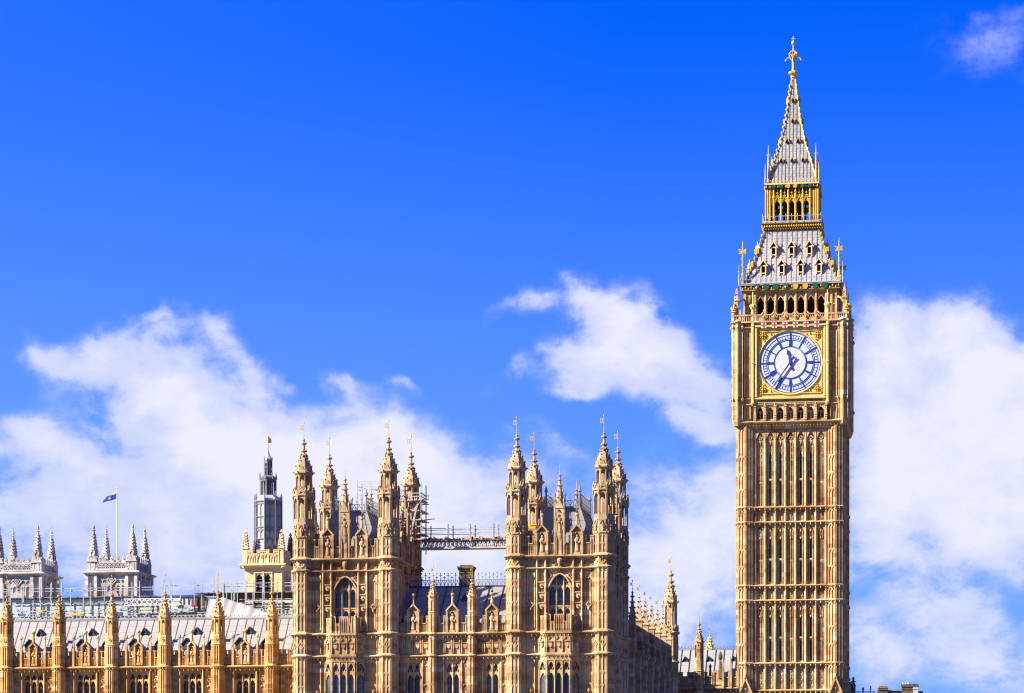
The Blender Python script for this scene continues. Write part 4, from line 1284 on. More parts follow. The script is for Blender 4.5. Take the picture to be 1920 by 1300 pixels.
    def gallery(mb):
        y = -6.2
        for i in range(int(13 / 0.4)): mb.knob(-6.4 + i * 0.4, -6.5, z795 + 0.02, 0.12, 0.16)
        for i in range(8):
            x = (i - 3.5) * PITCH
            mb.box(x - 0.13, x + 0.13, y - 0.55, y + 0.3, zb0 + 0.1, zb1 - 0.35)
            mb.box(x - 0.16, x + 0.16, y - 0.62, y, zb1 - 0.35, zb1 - 0.2); mb.knob(x, y - 0.45, zb1 - 0.05, 0.13, 0.2)
            for q in (0.25, 0.5, 0.75): mb.box(x - 0.16, x + 0.16, y - 0.6, y, zb0 + (zb1 - zb0) * q * 0.5, zb0 + (zb1 - zb0) * q * 0.5 + 0.09)
        for i in range(7):
            x = (i - 3) * PITCH
            mb.head(x - 0.45, x + 0.45, zb1 - 1.05, zb1 - 0.05, zb1 - 0.4, y - 0.3, y + 0.2, 5)
            mb.head(x - 0.36, x, zb1 - 1.2, zb1 - 0.85, zb1 - 0.92, y - 0.12, y + 0.2, 3); mb.head(x, x + 0.36, zb1 - 1.2, zb1 - 0.85, zb1 - 0.92, y - 0.12, y + 0.2, 3)
            mb.box(x - 0.04, x + 0.04, y - 0.1, y + 0.2, zb0, zb1 - 0.9)
            mb.box(x - 0.47, x + 0.47, y - 0.32, y, zb0 + 0.05, zb0 + 0.42)
            for q in (-0.3, -0.1, 0.1, 0.3): mb.diamond(x + q, zb0 + 0.25, 0.1, y - 0.37, y - 0.3, 0.04)
            for sx in (-1, 1): mb.box(x + sx * 0.42 - 0.06, x + sx * 0.42 + 0.06, y - 0.22, y, zb0 + 0.4, zb1 - 0.8)
        mb.string(-6.3, 6.3, -6.3, zb1, 0.36, 0.28, 0.6)
        mb.string(-6.4, 6.4, -6.3, zb0 + 0.12, 0.5, 0.3)
        mb.string(-6.3, 6.3, -6.2, ez(746), 0.35, 0.25)
        for s_ in (-1, 1): mb.string(*sorted((s_ * 4.5, s_ * 6.6)), -6.2, ez(612), 0.5, 0.25)
        mb.box(-4.3, 4.3, -6.6, -6.1, ez(615), ez(603.5))
        mb.string(-6.9, 6.9, -6.2, ez(602.5), 0.62, 0.16)
        # panelled flanks beside the dial
        for s_ in (-1, 1):
            x0, x1 = sorted((s_ * 4.68, s_ * 6.25))
            mb.box(x0, x1, -6.32, -5.9, zb0, ez(604))
            for (q0, q1) in ((zb0 + 0.5, zb1 - 0.3), (ez(744), ez(622))):
                xm = (x0 + x1) / 2
                for x in (x0 + 0.06, xm, x1 - 0.06): mb.rib(x, 0.16, -6.58, -6.3, q0, q1)
                for x in ((x0 + xm) / 2, (x1 + xm) / 2): mb.box(x - 0.03, x + 0.03, -6.42, -6.3, q0, q1)
                for a, b in ((x0 + 0.1, (x0 + xm) / 2), ((x0 + xm) / 2, xm - 0.05), (xm + 0.05, (x1 + xm) / 2), ((x1 + xm) / 2, x1 - 0.1)):
                    for zt in ([q1] if q1 < zb1 else [q1, ez(655), ez(700)]):
                        mb.head(a, b, zt - 0.5, zt - 0.05, zt - 0.12, -6.44, -6.3, 3)
                if q1 > zb1:
                    for zt in (ez(664), ez(706)):
                        for x in ((x0 + xm) / 2, (x1 + xm) / 2): mb.diamond(x, zt, 0.33, -6.46, -6.3, 0.09); mb.diamond(x, zt, 0.17, -6.46, -6.3, 0.06)
    for r in FACES:
        st.at(rot=r); gallery(st); st.pop()
    def cturret(mb, sx, sy):
        c = 6.22
        mb.lathe([(0.5, z795), (0.72, z795 + 0.5), (0.72, ez(598)), (0.9, ez(603)), (0.9, ez(601)), (0.5, ez(598))], 8, 0, sx * c, sy * c)
        for k in range(8):
            a = k * PI / 4
            mb.bar((sx * c + 0.74 * math.cos(a), sy * c + 0.74 * math.sin(a), zb0 + 0.4), (sx * c + 0.74 * math.cos(a), sy * c + 0.74 * math.sin(a), ez(606)), 0.13)
            for zz in (ez(748), ez(612)): mb.knob(sx * c + 0.8 * math.cos(a), sy * c + 0.8 * math.sin(a), zz, 0.2, 0.28)
        mb.lathe([(0.3, ez(600)), (0.3, ez(585)), (0.42, ez(584)), (0.3, ez(582))], 8, 0, sx * (c + 0.45), sy * (c + 0.45))
    for sx in (-1, 1):
        for sy in (-1, 1): cturret(st, sx, sy)
    part('clock_stage', st, 'tower', t)
    # windows of the band (glass in every other bay, board in the rest)
    for i in range(7):
        x = (i - 3) * PITCH
        b = MB(); b.box(x - 0.44, x + 0.44, -6.02, -5.97, zb0 + 0.4, zb1 - 0.5)
        part('window' if i % 2 == 0 else 'blind_window', b, 'slit' if i % 2 == 0 else 'wing', t)
    # ---- dial and gilded frame on the front and the right side
    zc = ez(680.6)
    Rd = 3.56
    for face in (0.0, PI / 2, PI, -PI / 2):
        F = link('clock_face', None, t, (0, 0, 0), face)
        fr = MB()
        z0, z1 = ez(745), ez(614)
        q = 4.18
        ycut = -6.55
        n = 32
        ring = [(4.0 * 0.93 * math.cos(2 * PI * k / n), zc + 4.0 * 0.93 * math.sin(2 * PI * k / n)) for k in range(n + 1)]
        top = [(q, zc)] + [(q, z1), (-q, z1), (-q, zc)]
        fr.slab(list(top) + [p for p in reversed(ring[:n // 2 + 1])], ycut, -6.1)
        fr.slab([(-q, zc), (-q, z0), (q, z0), (q, zc)] + [p for p in reversed(ring[n // 2:])], ycut, -6.1)
        for a, b, w in ((Rd + 0.02, Rd + 0.26, 0.2),):                          # round moulding
            N = 64
            for k in range(N):
                a0, a1 = 2 * PI * k / N, 2 * PI * (k + 1) / N
                vs_ = []
                for ang in (a0, a1):
                    for rr, yy in ((a, -6.5), (a + 0.06, -6.5 - w * 0.6), (b - 0.03, -6.5 - w), (b + 0.05, -6.5)):
                        vs_.append((rr * math.cos(ang), yy, zc + rr * math.sin(ang)))
                fr.add(vs_, [(0, 1, 5, 4), (1, 2, 6, 5), (2, 3, 7, 6)])
        for (x0, x1, a, b, d) in ((-q - 0.06, q + 0.06, z1 - 0.02, z1 + 0.34, 0.36), (-q - 0.06, q + 0.06, z0 - 0.3, z0 + 0.02, 0.36), (-q - 0.06, -q + 0.3, z0, z1, 0.3), (q - 0.3, q + 0.06, z0, z1, 0.3)):
            fr.box(x0, x1, ycut - d * 0.5, ycut, a, b); fr.box(x0 + 0.08, x1 - 0.08, ycut - d, ycut, a + 0.08, b - 0.08)
        for (x0, x1, a, b) in ((-q + 0.42, q - 0.42, z1 - 0.5, z1 - 0.42), (-q + 0.42, q - 0.42, z0 + 0.42, z0 + 0.5), (-q + 0.42, -q + 0.5, z0 + 0.42, z1 - 0.42), (q - 0.5, q - 0.42, z0 + 0.42, z1 - 0.42)):
            fr.box(x0, x1, ycut - 0.12, ycut, a, b)
        part('clock_frame', fr, 'goldpale', F)
        ro = MB()                                                              # gilded roses in the corners, dotted edge
        for sx in (-1, 1):
            for sz in (-1, 1):
                x, z = sx * (q - 0.92), (z1 - 0.92 if sz > 0 else z0 + 0.92)
                ro.at(x, ycut - 0.05, 0)
                for k in range(8):
                    a = k * PI / 4
                    ro.knob(0.3 * math.cos(a), 0, z + 0.3 * math.sin(a), 0.16)
                    ro.knob(0.52 * math.cos(a), 0.03, z + 0.52 * math.sin(a), 0.09)
                ro.knob(0, -0.08, z, 0.2)
                ro.pop()
                for dx, dz in ((0.95, 0.2), (0.2, 0.95), (1.35, 0.28), (0.28, 1.35)):
                    ro.knob(x - sx * dx, ycut - 0.04, z - sz * dz + sz * 0.35, 0.13, 0.17)
        zz = ez(756)
        while zz < ez(585):
            for sx in (-1, 1):
                ro.knob(sx * 4.62, -6.72, zz, 0.1)
            zz += 0.3
        part('gilding', ro, 'golddeep', F)
        po = MB()                                                              # gilded shafts at each side, with crowns
        for sx in (-1, 1):
            x = sx * 4.42
            po.lathe([(0.12, ez(760)), (0.27, ez(756)), (0.2, ez(752)), (0.2, ez(682)), (0.27, ez(681)), (0.2, ez(679)), (0.2, ez(612)), (0.27, ez(611)), (0.2, ez(609)), (0.2, ez(580)), (0.3, ez(579)), (0.42, ez(575)), (0.3, ez(571)), (0.1, ez(569)), (0.08, ez(548)), (0.02, ez(546))], 8, None, x, -6.75)
            for k in range(6): po.knob(x + 0.38 * math.cos(k), -6.75 + 0.38 * math.sin(k), ez(573), 0.1, 0.17)
        part('gilded_shaft', po, 'goldpale', F)
        ba = MB(); ba.box(-q, q, -6.68, -6.1, ez(755.5), ez(747.5)); part('inscription_band', ba, 'goldpale', F)
        tc = bpy.data.curves.new('inscription', 'FONT')
        tc.body = 'DOMINE SALVAM FAC REGINAM NOSTRAM VICTORIAM PRIMAM'
        tc.size = 0.44; tc.extrude = 0.02; tc.align_x = 'CENTER'; tc.align_y = 'CENTER'; tc.resolution_u = 1
        tmp = bpy.data.objects.new('tmp', tc); COL.objects.link(tmp)
        bpy.context.view_layer.update()
        me = bpy.data.meshes.new_from_object(tmp.evaluated_get(bpy.context.evaluated_depsgraph_get()))
        bpy.data.objects.remove(tmp)
        wd = max(v.co.x for v in me.vertices) - min(v.co.x for v in me.vertices)
        for v in me.vertices:
            x, y, z = v.co
            v.co = (x * 7.6 / wd, -6.70 - z, ez(751.5) + y)
        me.materials.clear(); me.materials.append(M['bronze'])
        link('inscription', me, F)
        # dial
        d = MB()
        n = 64
        yd = -6.585
        d.slab([(Rd * 1.03 * math.cos(2 * PI * k / n), zc + Rd * 1.03 * math.sin(2 * PI * k / n)) for k in range(n)], yd, yd + 0.15)
        dial = part('dial', d, 'dial', F)
        lace = MB()
        def arcring(mb, r, w, y0, N=72):
            for k in range(N):
                a0, a1 = 2 * PI * k / N, 2 * PI * (k + 1) / N
                vs_ = []
                for ang in (a0, a1):
                    for rr in (r - w / 2, r + w / 2):
                        for yy in (y0, yd):
                            vs_.append((rr * math.cos(ang), yy, zc + rr * math.sin(ang)))
                mb.add(vs_, [(0, 2, 6, 4), (0, 1, 3, 2), (4, 6, 7, 5), (0, 4, 5, 1), (2, 3, 7, 6)])
        bl = MB()
        y0 = yd - 0.04
        for r_, w in ((1.0, 0.07), (0.915, 0.03), (0.80, 0.03), (0.755, 0.05), (0.545, 0.05), (0.515, 0.04)):
            arcring(bl, r_ * Rd, w, y0)
        def P(deg, r_): return (r_ * Rd * math.sin(R(deg)), y0 + 0.02, zc + r_ * Rd * math.cos(R(deg)))
        for k in range(60):
            bl.bar(P(k * 6, 0.80), P(k * 6, 0.915), 0.028)
            if k % 5 == 0: bl.bar(P(k * 6, 0.755), P(k * 6, 1.0), 0.11)
        for h, num in enumerate(('XII', 'I', 'II', 'III', 'IV', 'V', 'VI', 'VII', 'VIII', 'IX', 'X', 'XI')):
            deg = h * 30
            wid = {'I': 1.0, 'V': 2.0, 'X': 2.0}
            tot = sum(wid[c] for c in num)
            step = 2.35                                    # degrees per unit
            pos_ = -tot / 2
            for c in num:
                m_ = pos_ + wid[c] / 2
                g0 = deg + m_ * step
                if c == 'I': bl.bar(P(g0, 0.56), P(g0, 0.745), 0.075)
                elif c == 'X':
                    bl.bar(P(g0 - 1.7, 0.57), P(g0 + 1.5, 0.735), 0.085); bl.bar(P(g0 + 1.7, 0.57), P(g0 - 1.5, 0.735), 0.04)
                else:
                    bl.bar(P(g0, 0.565), P(g0 - 1.8, 0.74), 0.085); bl.bar(P(g0, 0.565), P(g0 + 1.8, 0.74), 0.04)
                pos_ += wid[c]
            bl.bar(P(deg - 15, 0.545), P(deg - 15, 0.56), 0.03)
        part('dial_tracery', bl, 'dialblue', dial)
        ce = MB(); ce.slab([(Rd * 0.505 * math.cos(2 * PI * k / n), zc + Rd * 0.505 * math.sin(2 * PI * k / n)) for k in range(n)], yd - 0.03, yd)
        part('dial_centre', ce, M_CENTRE, dial)
        hh = MB()                                          # hour hand
        def H(deg, r_, side=0.0, y=-0.32):
            a = R(deg)
            return (r_ * Rd * math.sin(a) + side * Rd * math.cos(a), yd + y, zc + r_ * Rd * math.cos(a) - side * Rd * math.sin(a))
        def hand(mb, deg, pts, y):
            vs_ = [H(deg, r_, s_, y) for r_, s_ in pts]
            vs2 = [(v[0], v[1] + 0.07, v[2]) for v in vs_]
            n_ = len(pts)
            mb.add(vs_ + vs2, [tuple(range(n_)), tuple(reversed(range(n_, 2 * n_)))] + [(i, (i + 1) % n_, n_ + (i + 1) % n_, n_ + i) for i in range(n_)])
        def sym(pts): return pts + [(r_, -s_) for r_, s_ in reversed(pts)]
        hand(hh, 348, sym([(-0.24, 0.0001), (-0.235, 0.03), (-0.2, 0.045), (-0.15, 0.024), (-0.12, 0.02), (0.0, 0.036), (0.12, 0.024), (0.14, 0.036), (0.16, 0.02), (0.27, 0.02), (0.30, 0.066), (0.34, 0.042), (0.38, 0.028), (0.46, 0.0001)]), -0.16)
        part('hour_hand', hh, 'dialblue', F)
        mh = MB()
        hand(mh, 216, sym([(-0.23, 0.0001), (-0.26, 0.055), (-0.2, 0.045), (-0.1, 0.024), (0.0, 0.034), (0.1, 0.024), (0.55, 0.016), (0.99, 0.010)]), -0.24)
        mh.lathe([(0.01, 0), (0.2, 0.0), (0.2, 0.1), (0.01, 0.1)], 12) if False else None
        part('minute_hand', mh, 'dialblue', F)
    # ---- white shields with red crosses above the dial
    for r in (0.0, PI / 2):
        for i in range(6):
            x = (i - 2.5) * 1.25
            s_ = MB(); s_.box(x - 0.3, x + 0.3, -6.9, -6.5, ez(615.5), ez(604.5))
            o = part('shield', s_, 'white', t, (0, 0, 0), r)
            c = MB(); c.box(x - 0.075, x + 0.075, -6.93, -6.89, ez(615), ez(605)); c.box(x - 0.29, x + 0.29, -6.927, -6.89, ez(610.5) - 0.02, ez(610.5) + 0.12)
            part('cross', c, 'red', o)
    # ---- balustrade
    zb, zt = ez(603), ez(590)
    def balus(mb):
        mb.box(-6.9, 6.9, -6.95, -6.65, zb - 0.1, zb + 0.08)
        for i in range(6):
            x = (i - 2.5) * 1.25
            mb.diamond(x, (zb + zt) / 2 + 0.05, 0.34, -6.98, -6.8, 0.1)
        for i in range(60):
            x = -6.8 + i * 0.23
            mb.box(x - 0.04, x + 0.04, -6.9, -6.78, zb, zt - 0.12)
        for s_ in (-1, 1):
            xa, xb = sorted((s_ * 4.4, s_ * 6.9)); mb.box(xa, xb, -6.95, -6.72, zt - 0.15, zt + 0.05)
        for i in range(6):
            x = (i - 2.5) * 1.25
            mb.bar((x - 0.35, -6.85, zt - 0.02), (x, -6.85, zt + 0.33), 0.16); mb.bar((x + 0.35, -6.85, zt - 0.02), (x, -6.85, zt + 0.33), 0.16)
            mb.knob(x, -6.85, zt + 0.45, 0.1, 0.2)
            mb.box(x + 0.33, min(x + 0.93, 4.4), -6.93, -6.75, zt - 0.1, zt + 0.03)
        mb.box(-4.4, -3.45, -6.93, -6.75, zt - 0.1, zt + 0.03)
    part('balustrade', four(balus), 'tower', t)
    gd = four(lambda mb: [mb.knob((i - 2.5) * 1.25, -6.97, (zb + zt) / 2 + 0.05, 0.22) for i in range(6)])
    part('gilt_bosses', gd, 'golddeep', t)
    # ---- belfry: seven open arches a side
    B = 5.5
    z0, z1 = ez(600), ez(543)
    dk = MB(); dk.sq([(4.75, z0), (4.75, z1)]); part('louvre', dk, 'louvre', t)  # solid box coloured dark for the belfry's unlit interior
    def belfry(mb):
        y = -B
        for s_ in (-1, 1):
            xa, xb = sorted((s_ * 4.2, s_ * B)); mb.box(xa, xb, y, y + 0.9, z0, z1)
            for x in (s_ * 4.3, s_ * 4.85, s_ * 5.4): mb.box(x - 0.07, x + 0.07, y - 0.14, y, z0, z1)
            for a in (4.37, 4.92): x0, x1 = sorted((s_ * a, s_ * (a + 0.42))); mb.head(x0, x1, z1 - 0.9, z1 - 0.3, z1 - 0.4, y - 0.1, y, 3); mb.head(x0, x1, z0 + 1.6, z0 + 2.0, z0 + 1.95, y - 0.1, y, 3)
        for i in range(8):
            x = (i - 3.5) * PITCH
            mb.lathe([(0.2, z0), (0.2, z0 + 1.0), (0.26, z0 + 1.1), (0.16, z0 + 1.2), (0.16, z1 - 1.3), (0.2, z1 - 1.2), (0.14, z1)], 8, None, x, y + 0.02)
            mb.box(x - 0.2, x + 0.2, y + 0.1, y + 0.6, z0, z1)
            mb.knob(x, y - 0.22, z0 + 1.05, 0.12, 0.18)
        for i in range(7):
            x = (i - 3) * PITCH
            mb.head(x - 0.42, x + 0.42, z1 - 1.25, z1, z1 - 0.5, y + 0.05, y + 0.5, 6)
            for s_ in (-1, 1):
                mb.bar((x, y + 0.0, z1 - 0.55), (x + s_ * 0.42, y, z1 - 1.1), 0.09); mb.bar((x, y, z1 - 0.08), (x + s_ * 0.5, y, z1 - 0.65), 0.09)
                mb.bar((x, y, z1 - 0.6), (x + s_ * 0.22, y, z1 - 0.2), 0.05)
            mb.bar((x, y, z1 - 0.5), (x, y, z1 - 0.15), 0.06)
            for s_ in (-1, 1): mb.knob(x + s_ * 0.27, y + 0.2, z1 - 1.02, 0.09, 0.16)
            mb.box(x - 0.42, x + 0.42, y, y + 0.4, z0, z0 + 0.5)
        mb.string(-B, B, y, z1 + 0.12, 0.2, 0.2)
    part('belfry', four(belfry), 'tower', t)
    for i in range(7):                                        # near-black plates paint the shade seen between the columns
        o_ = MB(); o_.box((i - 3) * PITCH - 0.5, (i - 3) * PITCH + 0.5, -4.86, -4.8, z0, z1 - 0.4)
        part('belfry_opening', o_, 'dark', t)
    def buttress(mb, sx, sy):                                 # corner pinnacles and flying braces
        c = 6.38
        mb.at(sx * c, sy * c, 0)
        mb.sq([(0.2, ez(600)), (0.2, ez(562))]); mb.sq([(0.27, ez(562)), (0.27, ez(560)), (0.2, ez(558)), (0.15, ez(550)), (0.2, ez(549)), (0.03, ez(537))])
        mb.crockets([(0.28, ez(559)), (0.05, ez(538))], 4, PI / 4, [ez(p) for p in (556, 551, 547, 543)], 0.08)
        mb.pop()
        for k in range(6):
            a0, a1 = k / 6 * PI / 2, (k + 1) / 6 * PI / 2
            f = lambda a: (sx * (B + (c - B) * math.cos(a)), sy * (B + (c - B) * math.cos(a)), ez(580) + 1.5 * math.sin(a))
            mb.bar(f(a0), f(a1), 0.2)
        mb.bar((sx * c, sy * c, ez(588)), (sx * B, sy * B, ez(588)), 0.14)
    for sx in (-1, 1):
        for sy in (-1, 1):
            cp = MB(); buttress(cp, sx, sy); part('corner_pinnacle', cp, 'tower', t)
            cg = MB()
            cg.at(sx * 6.65, sy * 6.65)
            cg.lathe([(0.3, ez(583)), (0.42, ez(579)), (0.3, ez(575)), (0.12, ez(573)), (0.1, ez(570)), (0.02, ez(566))], 8)
            for k in range(8): cg.knob(0.34 * math.cos(k * PI / 4), 0.34 * math.sin(k * PI / 4), ez(576), 0.1, 0.18)
            cg.pop()
            part('gilded_crown', cg, 'golddeep', t)
    # ---- gilded band with enamel shields under the roof
    za, zb_ = ez(543), ez(530)
    bd = MB(); bd.sq([(5.5, za), (5.85, za + 0.15), (5.85, zb_ - 0.1), (6.0, zb_), (5.6, zb_ + 0.05)]); part('cornice', bd, 'bronze', t)
    gk = MB()
    for r in FACES:
        gk.at(rot=r)
        for i in range(34):
            gk.knob(-5.7 + i * 0.345, -5.9, (za + zb_) / 2 - 0.03 + (0.1 if i % 2 else -0.1), 0.13, 0.15)
        gk.box(-5.8, 5.8, -5.93, -5.85, za + 0.1, za + 0.17)
        gk.pop()
    part('gilt_foliage', gk, 'golddeep', t)
    def enamel(face, n, half, z, yy, w, mats):
        for i in range(n):
            x = -half + 2 * half * i / (n - 1)
            s_ = MB(); shield(s_, x, z, w, yy - 0.14, yy)
            o = part('shield', s_, mats[i % len(mats)], t, (0, 0, 0), face)
            if mats[i % len(mats)] == 'bronze':
                c = MB(); c.knob(x, yy - 0.17, z, 0.16); part('rose', c, 'white', o)
    enamel(0.0, 8, 4.05, (za + zb_) / 2, -5.88, 0.62, ['bronze', 'green', 'green', 'bronze', 'golddeep', 'golddeep', 'green', 'green'])
    enamel(PI / 2, 8, 4.05, (za + zb_) / 2, -5.88, 0.62, ['green', 'bronze', 'golddeep', 'green'])
    # ---- lower roof
    zr0, zr1 = ez(529), ez(430, 321)
    prof = [(5.62, zr0), (4.95, zr0 + (zr1 - zr0) * 0.2), (4.28, zr0 + (zr1 - zr0) * 0.45), (3.72, zr0 + (zr1 - zr0) * 0.7), (3.18, zr1)]
    def rh(z):
        for (a, b), (c, d) in zip(prof, prof[1:]):
            if b <= z <= d: return a + (c - a) * (z - b) / (d - b)
        return prof[-1][0]
    rf = MB(); rf.sq(prof); part('roof', rf, 'tiles', t)
    sm = MB()
    for r in FACES:
        sm.at(rot=r)
        for i in range(-9, 10):
            x = i * 0.6 + 0.0
            for (a, b), (c, d) in zip(prof, prof[1:]):
                if abs(x) < c: sm.bar((x, -a - 0.01, b), (x, -c - 0.01, d), 0.07)
                elif abs(x) < a:
                    f = (a - abs(x)) / (a - c); sm.bar((x, -a - 0.01, b), (x, -(a + (c - a) * f) - 0.01, b + (d - b) * f), 0.07)
        for (a, b), (c, d) in zip(prof, prof[1:]): sm.bar((-a, -a, b), (-c, -c, d), 0.17)
        sm.pop()
    part('roof_roll', sm, 'tileseam', t)
    hk = MB()
    for sx in (-1, 1):
        for sy in (-1, 1):
            n = 11
            for i in range(n):
                z = zr0 + 0.5 + (zr1 - zr0 - 0.6) * i / n
                h = rh(z) + 0.16
                hk.knob(sx * h, sy * h, z, 0.16 if i % 2 else 0.22, 0.26)
                if i in (3, 6): hk.box(sx * h - 0.28, sx * h + 0.28, sy * h - 0.05, sy * h + 0.05, z, z + 0.55)
    part('hip_crockets', hk, 'golddeep', t)
    dm = MB(); op = MB()
    def dormer_mesh():
        w, h, dp = 0.56, 0.95, 2.0
        mb = MB()
        for s_ in (-1, 1):
            mb.box(s_ * w / 2 - 0.065, s_ * w / 2 + 0.065, -0.12, 0.1, -0.3, h)
            mb.box(s_ * w / 2 - 0.05, s_ * w / 2 + 0.05, 0.1, dp, 0.1, h)
            mb.bar((s_ * w * 0.9, -0.1, h - 0.1), (0, -0.1, h + 0.62), 0.1, 0.2)
            mb.bar((s_ * w * 0.85, dp / 2, h - 0.1), (0, dp / 2, h + 0.68), 0.06, dp)
            for q in range(3): mb.knob(s_ * w * (0.85 - 0.28 * q), -0.12, h + 0.02 + 0.22 * q, 0.06, 0.08)
        mb.box(-w / 2, w / 2, -0.08, 0.08, h - 0.12, h + 0.02); mb.box(-w / 2, w / 2, -0.1, 0.1, -0.05, 0.06)
        mb.lathe([(0.07, h + 0.65), (0.05, h + 0.95), (0.08, h + 1.0), (0.02, h + 1.15)], 6)
        op = MB(); op.slab([(-w / 2, 0), (w / 2, 0), (w / 2, h), (0, h + 0.5), (-w / 2, h)], 0.1, 0.14)
        return mb.mesh('dormer', 'pale'), op.mesh('dormer_opening', 'dark')
    dmm = dormer_mesh()
    for r in FACES:
        for z, xs in ((ez(507), (-3.3, -1.13, 1.13, 3.3)), (ez(475, 319.5), (-2.13, 0, 2.13))):
            for x in xs:
                p = Matrix.Rotation(r, 4, 'Z') @ Vector((x, -rh(z) - 0.12, 0))
                o = link('dormer', dmm[0], t, (p.x, p.y, z), r); link('dormer_opening', dmm[1], o)
    def rail(mb, h, z, top, step, w=0.05):
        n = int(2 * h / step)
        for i in range(n + 1):
            x = -h + 2 * h * i / n
            mb.bar((x, -h, z), (x, -h, top), w); mb.knob(x, -h, top, 0.07, 0.14)
        mb.bar((-h, -h, z + (top - z) * 0.25), (h, -h, z + (top - z) * 0.25), 0.09)
        mb.bar((-h, -h, z + (top - z) * 0.85), (h, -h, z + (top - z) * 0.85), w)
        mb.box(-h - 0.05, h + 0.05, -h - 0.07, -h + 0.07, z - 0.05, z + 0.09)
    ra = four(lambda mb: rail(mb, 5.9, ez(531), ez(519), 0.6)); part('roof_rail', ra, 'steel', t)
    # ---- slender gilded standards at the roof corners, with their emblems
    def standard(h, z0, z1, zf, w):
        mb = MB()
        mb.lathe([(0.22, z0), (0.2, z0 + (z1 - z0) * 0.25), (0.1, z0 + (z1 - z0) * 0.3), (0.07, z1 - 0.6), (0.02, z1)], 6)
        for q in (0.25, 0.45, 0.6): mb.knob(0, 0, z0 + (z1 - z0) * q, 0.17, 0.2)
        if zf:
            mb.box(-w, w, -0.05, 0.05, zf - w * 0.6, zf + w * 0.6); mb.knob(-w, 0, zf + w * 0.6, 0.13); mb.knob(w, 0, zf + w * 0.6, 0.13); mb.knob(-w, 0, zf - w * 0.6, 0.1); mb.knob(w, 0, zf - w * 0.6, 0.1)
        return mb
    for sx in (-1, 1):
        for sy in (-1, 1):
            part('gilded_standard', standard(0, ez(531), ez(446), ez(467), 0.38), 'gold', t, (sx * 5.72, sy * 5.72, 0))
            mb = MB(); mb.lathe([(0.09, ez(531)), (0.05, ez(505)), (0.015, ez(490))], 6); mb.knob(0, 0, ez(505), 0.1, 0.15)
            part('finial_rod', mb, 'steel', t, (sx * 6.15, sy * 5.9, 0))
    # ---- lantern
    zl0, zl1 = ez(430, 321), ez(345, 321)
    zg = ez(419, 321)
    le = MB(); le.sq([(3.2, zl0 - 0.1), (3.3, zl0 + 0.1), (3.62, zg - 0.05), (3.62, zg + 0.06), (3.2, zg + 0.08)]); part('lantern_ledge', le, 'bronze', t)
    lk = MB()
    for r in FACES:
        lk.at(rot=r)
        for i in range(25):
            x = -3.5 + i * 7.0 / 24
            lk.knob(x, -3.5, zl0 + 0.42, 0.16, 0.2); lk.knob(x + 0.14, -3.38, zl0 + 0.12, 0.13, 0.16)
        lk.pop()
    part('gilt_foliage', lk, 'golddeep', t)
    L_ = 3.12
    zc0, zc1 = zg, ez(353, 321)
    def lantern(mb):
        y = -L_
        for i in range(6):
            x = (i - 2.5) * 0.865
            mb.lathe([(0.2, zc0), (0.2, zc0 + 0.3), (0.14, zc0 + 0.4), (0.14, zc1 - 1.2), (0.19, zc1 - 1.1), (0.11, zc1 - 0.5), (0.15, zc1 - 0.35), (0.03, zc1)], 8, None, x, y)
        for s_ in (-1, 1):
            for x in (2.62, 2.88, 3.12): mb.lathe([(0.15, zc0), (0.12, zc0 + 0.4), (0.12, zc1 - 0.4), (0.02, zc1)], 8, None, s_ * x, y)
            xa, xb = sorted((s_ * 2.3, s_ * 3.1)); mb.box(xa, xb, y + 0.12, y + 0.25, zc1 - 1.9, zc1)
        for i in range(5):
            x = (i - 2) * 0.865
            mb.head(x - 0.36, x + 0.36, zc1 - 1.95, zc1 - 1.0, zc1 - 1.45, y - 0.02, y + 0.16, 5)
            for s_ in (-1, 1):
                mb.bar((x, y - 0.05, zc1 - 0.85), (x + s_ * 0.36, y - 0.05, zc1 - 1.65), 0.1)
                for q in range(3): mb.knob(x + s_ * (0.12 + 0.1 * q), y - 0.06, zc1 - 0.85 - 0.24 * q, 0.1, 0.12)
            mb.bar((x, y, zc1 - 1.0), (x, y, zc1 - 0.1), 0.08); mb.knob(x, y - 0.04, zc1 - 0.5, 0.16, 0.14); mb.knob(x, y, zc1 - 0.1, 0.09, 0.16)
        mb.box(-L_, L_, y - 0.05, y + 0.1, zc0, zc0 + 0.28)
    part('lantern', four(lantern), 'golddeep', t)
    co = MB(); co.sq([(1.15, zc0), (1.15, zc1)]); co.sq([(2.9, zc1 - 0.7), (2.9, zc1)]); co.sq([(2.95, zc0 - 0.2), (2.95, zc0 + 0.1)])
    for sx in (-1, 1):
        for sy in (-1, 1): co.box(sx * 2.5 - 0.3, sx * 2.5 + 0.3, sy * 2.5 - 0.3, sy * 2.5 + 0.3, zc0, zc1)
    part('lantern_core', co, 'louvre', t)  # dark core paints the shade inside the lantern
    rl = four(lambda mb: rail(mb, 3.5, zg, zg + 1.05, 0.65, 0.045)); part('lantern_rail', rl, 'steel', t)
    b2 = MB(); b2.sq([(3.0, zc1), (3.2, zc1 + 0.08), (3.2, zl1 - 0.08), (3.32, zl1), (3.0, zl1 + 0.05)]); part('lantern_cornice', b2, 'bronze', t)
    gf = MB()
    for r in FACES:
        gf.at(rot=r)
        for i in range(14): gf.knob(-3.05 + i * 0.47, -3.24, (zc1 + zl1) / 2, 0.14, 0.17)
        gf.pop()
    part('gilt_foliage', gf, 'golddeep', t)
    enamel(0.0, 6, 2.15, (zc1 + zl1) / 2, -3.26, 0.42, ['green', 'green', 'golddeep', 'golddeep', 'green', 'green'])
    ra = four(lambda mb: rail(mb, 3.22, zl1, ez(336, 321), 0.43, 0.045)); part('spire_rail', ra, 'goldpale', t)
